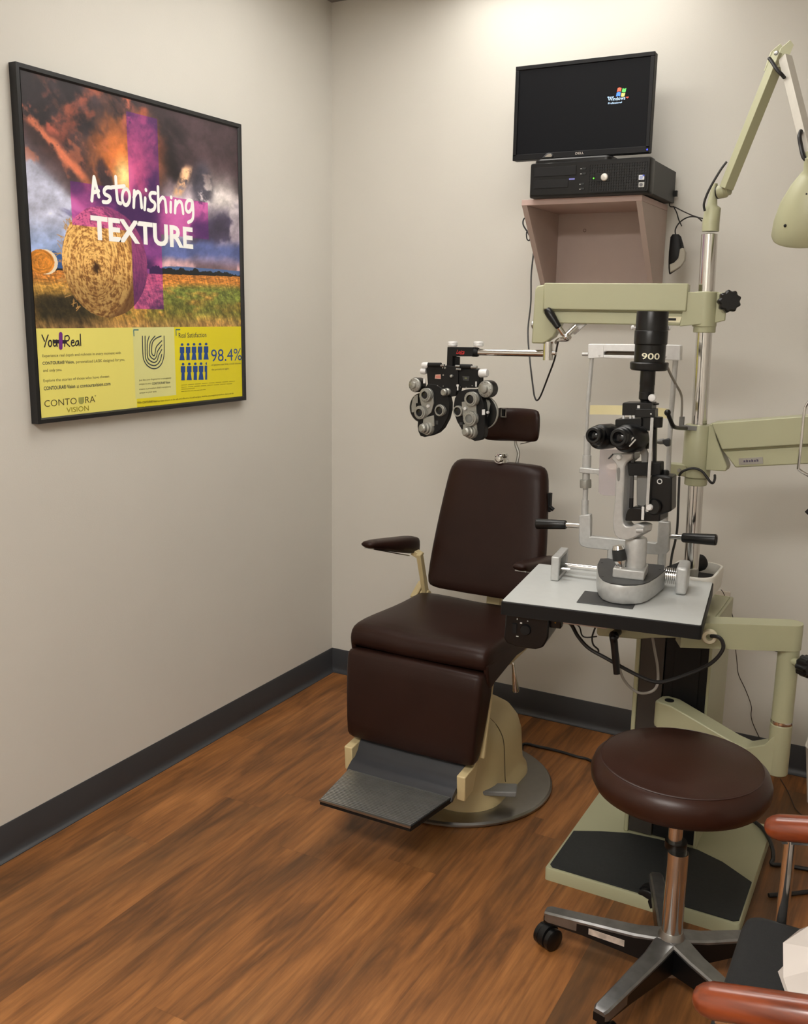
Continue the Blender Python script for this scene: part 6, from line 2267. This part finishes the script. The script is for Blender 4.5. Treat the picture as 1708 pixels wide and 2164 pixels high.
for y in (GY0, GY1):
    b = MB()
    x0 = 1.930 if y == GY1 else 1.916
    rings = []
    for dx, s_ in ((0.0, 0.3), (0.004, 0.62), (0.012, 0.86), (0.024, 1.0), (0.25, 1.0), (0.46, 0.95), (0.475, 0.7), (0.48, 0.3)):
        rings.append([V((x0+dx-0.2*0.0215*s_*math.sin(a), y+0.0245*s_*math.cos(a), AZ_+0.215*dx+0.0215*s_*math.sin(a))) for a in [2*math.pi*k/28 for k in range(28)]])
    b.loft(rings)
    b.build('wooden_arm', wm, guest, angle=60)
    b = MB()
    fx, rx = x0+0.042, x0+0.42
    b.tube([V((fx, y, AZ_-0.012)), V((fx, y, 0.35)), V((fx, y, 0.0))], 0.0105, 16, smooth=1)
    b.build('leg', CHROME, guest)
    b = MB()
    b.tube([V((rx, y, AZ_+0.07)), V((rx, y, 0.35)), V((rx, y, 0.0))], 0.0105, 16, smooth=1)
    b.build('leg', CHROME, guest)
    b = MB()
    b.bar((x0+0.03, y, AZ_-0.0165), (x0+0.45, y, AZ_+0.074), 0.02, 0.004)
    b.build('arm_rail', CHROME, guest)
SZT = 0.480
b = MB()
b.loft([rrect(2.17, -1.845, hx, hy, r_, z, 5) for z, hx, hy, r_ in ((0.395, 0.245, 0.20, 0.02), (0.41, 0.255, 0.212, 0.03), (0.455, 0.258, 0.216, 0.03), (0.474, 0.252, 0.210, 0.03), (SZT, 0.235, 0.195, 0.03))])
b.build('seat', pm('black_fabric', (22, 23, 24), 0.85, var=0.18, nscale=160, bump=0.3, bscale=700), guest, angle=60)
b = MB()
b.bar((1.975, GY0, 0.40), (1.975, GY1, 0.40), 0.02, 0.02)
b.bar((2.33, GY0, 0.40), (2.33, GY1, 0.40), 0.02, 0.02)
b.build('seat_rail', CHROME, guest)
b = MB()
b.loft([[V((2.40+dx+0.12*t, y, 0.50+0.42*t)) for dx, y in ((-0.02, -2.04), (-0.03, -1.99), (-0.03, -1.75), (-0.02, -1.68), (0.03, -1.68), (0.03, -2.04))] for t in (0, 0.05, 0.5, 0.95, 1.0)])
b.bar((2.36, -1.86, 0.42), (2.44, -1.86, 0.55), 0.05, 0.02)
b.build('backrest', MATS['black_fabric'], guest, bev=0.01)

# crumpled white bag lying on the seat
bag = thing('white_bag', 'crumpled white paper bag lying on the black armchair seat', 'bag', (2.18, -1.86, SZT))
b = MB()
rg = random.Random(5)
rings = []
for t in np.linspace(0, 1, 9):
    zz_ = SZT+0.002+0.135*math.sin(t*math.pi/2)
    rr_ = (1-t**2.2)**0.5 if t < 1 else 0.02
    ring_ = []
    for k in range(18):
        a = 2*math.pi*k/18
        f_ = rr_*(1+0.17*math.sin(3*a+1.2)+0.11*rg.uniform(-1, 1))
        ring_.append(V((2.150+0.165*f_*math.cos(a), -1.900+0.225*f_*math.sin(a), zz_+0.012*rg.uniform(-1, 1)*t)))
    rings.append(ring_)
b.loft(rings)
b.build('bag_body', WHITEC, bag, angle=14)

# ------------------------------------------------------------------ wall outlet, cords on wall and floor, small things at the right edge
ol = thing('wall_outlet', 'cream electrical outlet plate low on the back wall behind the instrument table', 'outlet', (1.548, 0, 0.535))
MB().box(1.513, 1.583, -0.006, -0.0005, 0.478, 0.592).build('cover_plate', pm('outlet_mauve', (206, 196, 182), 0.5), ol, bev=0.002)
b = MB()
b.prism([aY(x, y, -0.007) for x, y in ((1512, 1282), (1527, 1258), (1531, 1262), (1516, 1285))], (0, -0.018, 0))
b.build('plug', CREAM, ol, bev=0.002)
cord('outlet_cord', 'thin brown cord running from the wall outlet down the back wall to the floor',
     [aY(1524, 1246, -0.012), aY(1530, 1255, -0.016), aY(1540, 1284, -0.016), aY(1549, 1304, -0.014), aY(1554, 1362, -0.014), aY(1558, 1400, -0.014), aY(1561, 1425, -0.013), aY(1576, 1458, -0.012), aY(1588, 1492, -0.012), aY(1592, 1530, -0.018),
      aZ(1640, 1627, 0.004), aZ(1652, 1650, 0.003), aZ(1665, 1672, 0.003), aZ(1673, 1690, 0.003), aZ(1684, 1712, 0.003), aZ(1715, 1740, 0.003)], 0.0014, pm('brown_cord', (58, 48, 42), 0.6))
cord('brown_cord', 'thin brown cord slanting along the back wall behind the upright tube', [aY(1570, 1359, -0.004), aY(1600, 1366, -0.004), aY(1640, 1376, -0.004), aY(1668, 1383, -0.004)], 0.0012, MATS['brown_cord'])
cord('table_power_cable', 'thick black cable looping under the instrument table to the cream grommet',
     [T_(-TWX+0.142, -TWY+0.045, TZ-0.048), aY(1206, 1318, -1.0), aY(1222, 1345, -1.0), aY(1245, 1370, -1.0), aY(1285, 1393, -1.0), aY(1330, 1418, -0.98), aY(1370, 1437, -0.97), aY(1400, 1441, -0.96), aY(1440, 1430, -0.95), aY(1485, 1412, -0.95), aY(1512, 1394, -0.95), aY(1528, 1372, -0.95), aY(1527, 1356, -0.95), aY(1518, 1346, -0.95), aY(1503, 1344, -0.94)], 0.0048)
cord('thin_table_cable', 'thin black cable dangling below the power box of the instrument table',
     [T_(-TWX+0.142, -TWY+0.05, TZ-0.044), aY(1222, 1322, -0.98), aY(1230, 1342, -0.98), aY(1240, 1347, -0.98), aY(1262, 1345, -0.97)], 0.0019)
cord('curled_table_cable', 'short curled black cable hanging at the left end of the table bracket',
     [aY(1260, 1322, -0.96), aY(1252, 1345, -0.965), aY(1254, 1362, -0.965), aY(1264, 1372, -0.965), aY(1265, 1378, -0.965)], 0.0024)
cord('grey_cable', 'grey cable loop hanging in front of the black column of the stand',
     [aY(1379, 1345, -0.86), aY(1384, 1375, -0.86), aY(1390, 1410, -0.86), aY(1390, 1445, -0.86), aY(1378, 1461, -0.86), aY(1355, 1465, -0.87), aY(1335, 1455, -0.88), aY(1318, 1435, -0.90), aY(1310, 1412, -0.92), aY(1306, 1385, -0.94), aY(1300, 1352, -0.95)], 0.0036, CABLEG)
cord('slit_lamp_cable', 'black cable dropping from the instrument arm past the slit lamp to the table',
     [aY(1436, 1008, -0.665), aY(1434, 1060, -0.69), aY(1432, 1110, -0.70), aY(1428, 1140, -0.71), aY(1421, 1170, -0.72), aY(1417, 1198, -0.73), V((aY(1416, 1200, -0.73).x, -0.735, TZ+0.02))], 0.0032)
cord('arm_cable', 'short black cable arching over the clamp ring of the instrument arm',
     [aY(1436, 1005, -0.64), aY(1442, 997, -0.65), aY(1456, 991, -0.65), aY(1470, 990, -0.65), aY(1484, 996, -0.65), aY(1494, 1008, -0.65), aY(1502, 1019, -0.65), aY(1508, 1020, -0.645), aY(1511, 1012, -0.64), aY(1511, 1004, -0.63)], 0.0034)
cord('chair_power_cable', 'black power cable lying on the floor from exam chair to the instrument stand',
     [V((1.06, -0.46, 0.006)), aZ(1104, 1575, 0.006), aZ(1140, 1578, 0.006), aZ(1180, 1587, 0.006), aZ(1220, 1599, 0.006), aZ(1250, 1608, 0.006), V((1.36, -0.36, 0.006))], 0.0048)
cord('stand_power_cable', 'black cable curving along the right side of the stand base',
     [V((1.72, -0.43, 0.046)), aZ(1600, 1740, 0.045), aZ(1616, 1756, 0.045), aZ(1628, 1778, 0.042), V(aZ(1634, 1800, 0.03)), aZ(1634, 1815, 0.016), aZ(1631, 1826, 0.008), aZ(1655, 1828, 0.006), aZ(1715, 1838, 0.006)], 0.0058)
cord('floor_cable', 'black cable on the floor beside the chrome leg of the armchair', [aZ(1625, 1892, 0.006), aZ(1650, 1890, 0.006), aZ(1680, 1888, 0.006), aZ(1730, 1882, 0.006)], 0.0058)

wi = thing('wire_holder', 'bent chrome wire holder hanging in front of the right-hand instrument arm', 'wire holder', tuple(aY(1700, 930, -0.70)))
b = MB()
b.tube([aY(1725, 842, -0.70), aY(1712, 847, -0.70), aY(1703, 860, -0.70), aY(1699, 878, -0.70), aY(1697, 900, -0.70), aY(1693, 940, -0.70), aY(1688, 985, -0.70), aY(1689, 992, -0.70), aY(1700, 1000, -0.70), aY(1725, 1014, -0.70)], 0.0036, 10)
b.build('wire_loop', CHROME, wi)
b = MB()
p, q = aY(1706, 1085, -0.70), aY(1730, 1062, -0.70)
b.cyl(p, q, 0.008, n=6)
b.cyl(q, q+V((0, 0, 0.05)), 0.003)
b.build('black_hook', BLACK, wi)
wb = thing('waste_bin', 'white plastic bin just showing at the right edge near the back wall', 'bin', (1.86, -0.10, 0))
q = aY(1703, 1600, -0.14)
b = MB()
cxx = q.x+0.105
o_ = [rrect(cxx, -0.14, h_, h_*0.8, 0.03, z, 6) for z, h_ in ((0.0, 0.085), (0.10, 0.095), (0.185, 0.104), (0.19, 0.106))]
i_ = [rrect(cxx, -0.14, h_, h_*0.8-0.002, 0.03, z, 6) for z, h_ in ((0.19, 0.100), (0.02, 0.082))]
b.loft(o_+i_)
b.build('bin_body', WHITEP, wb)
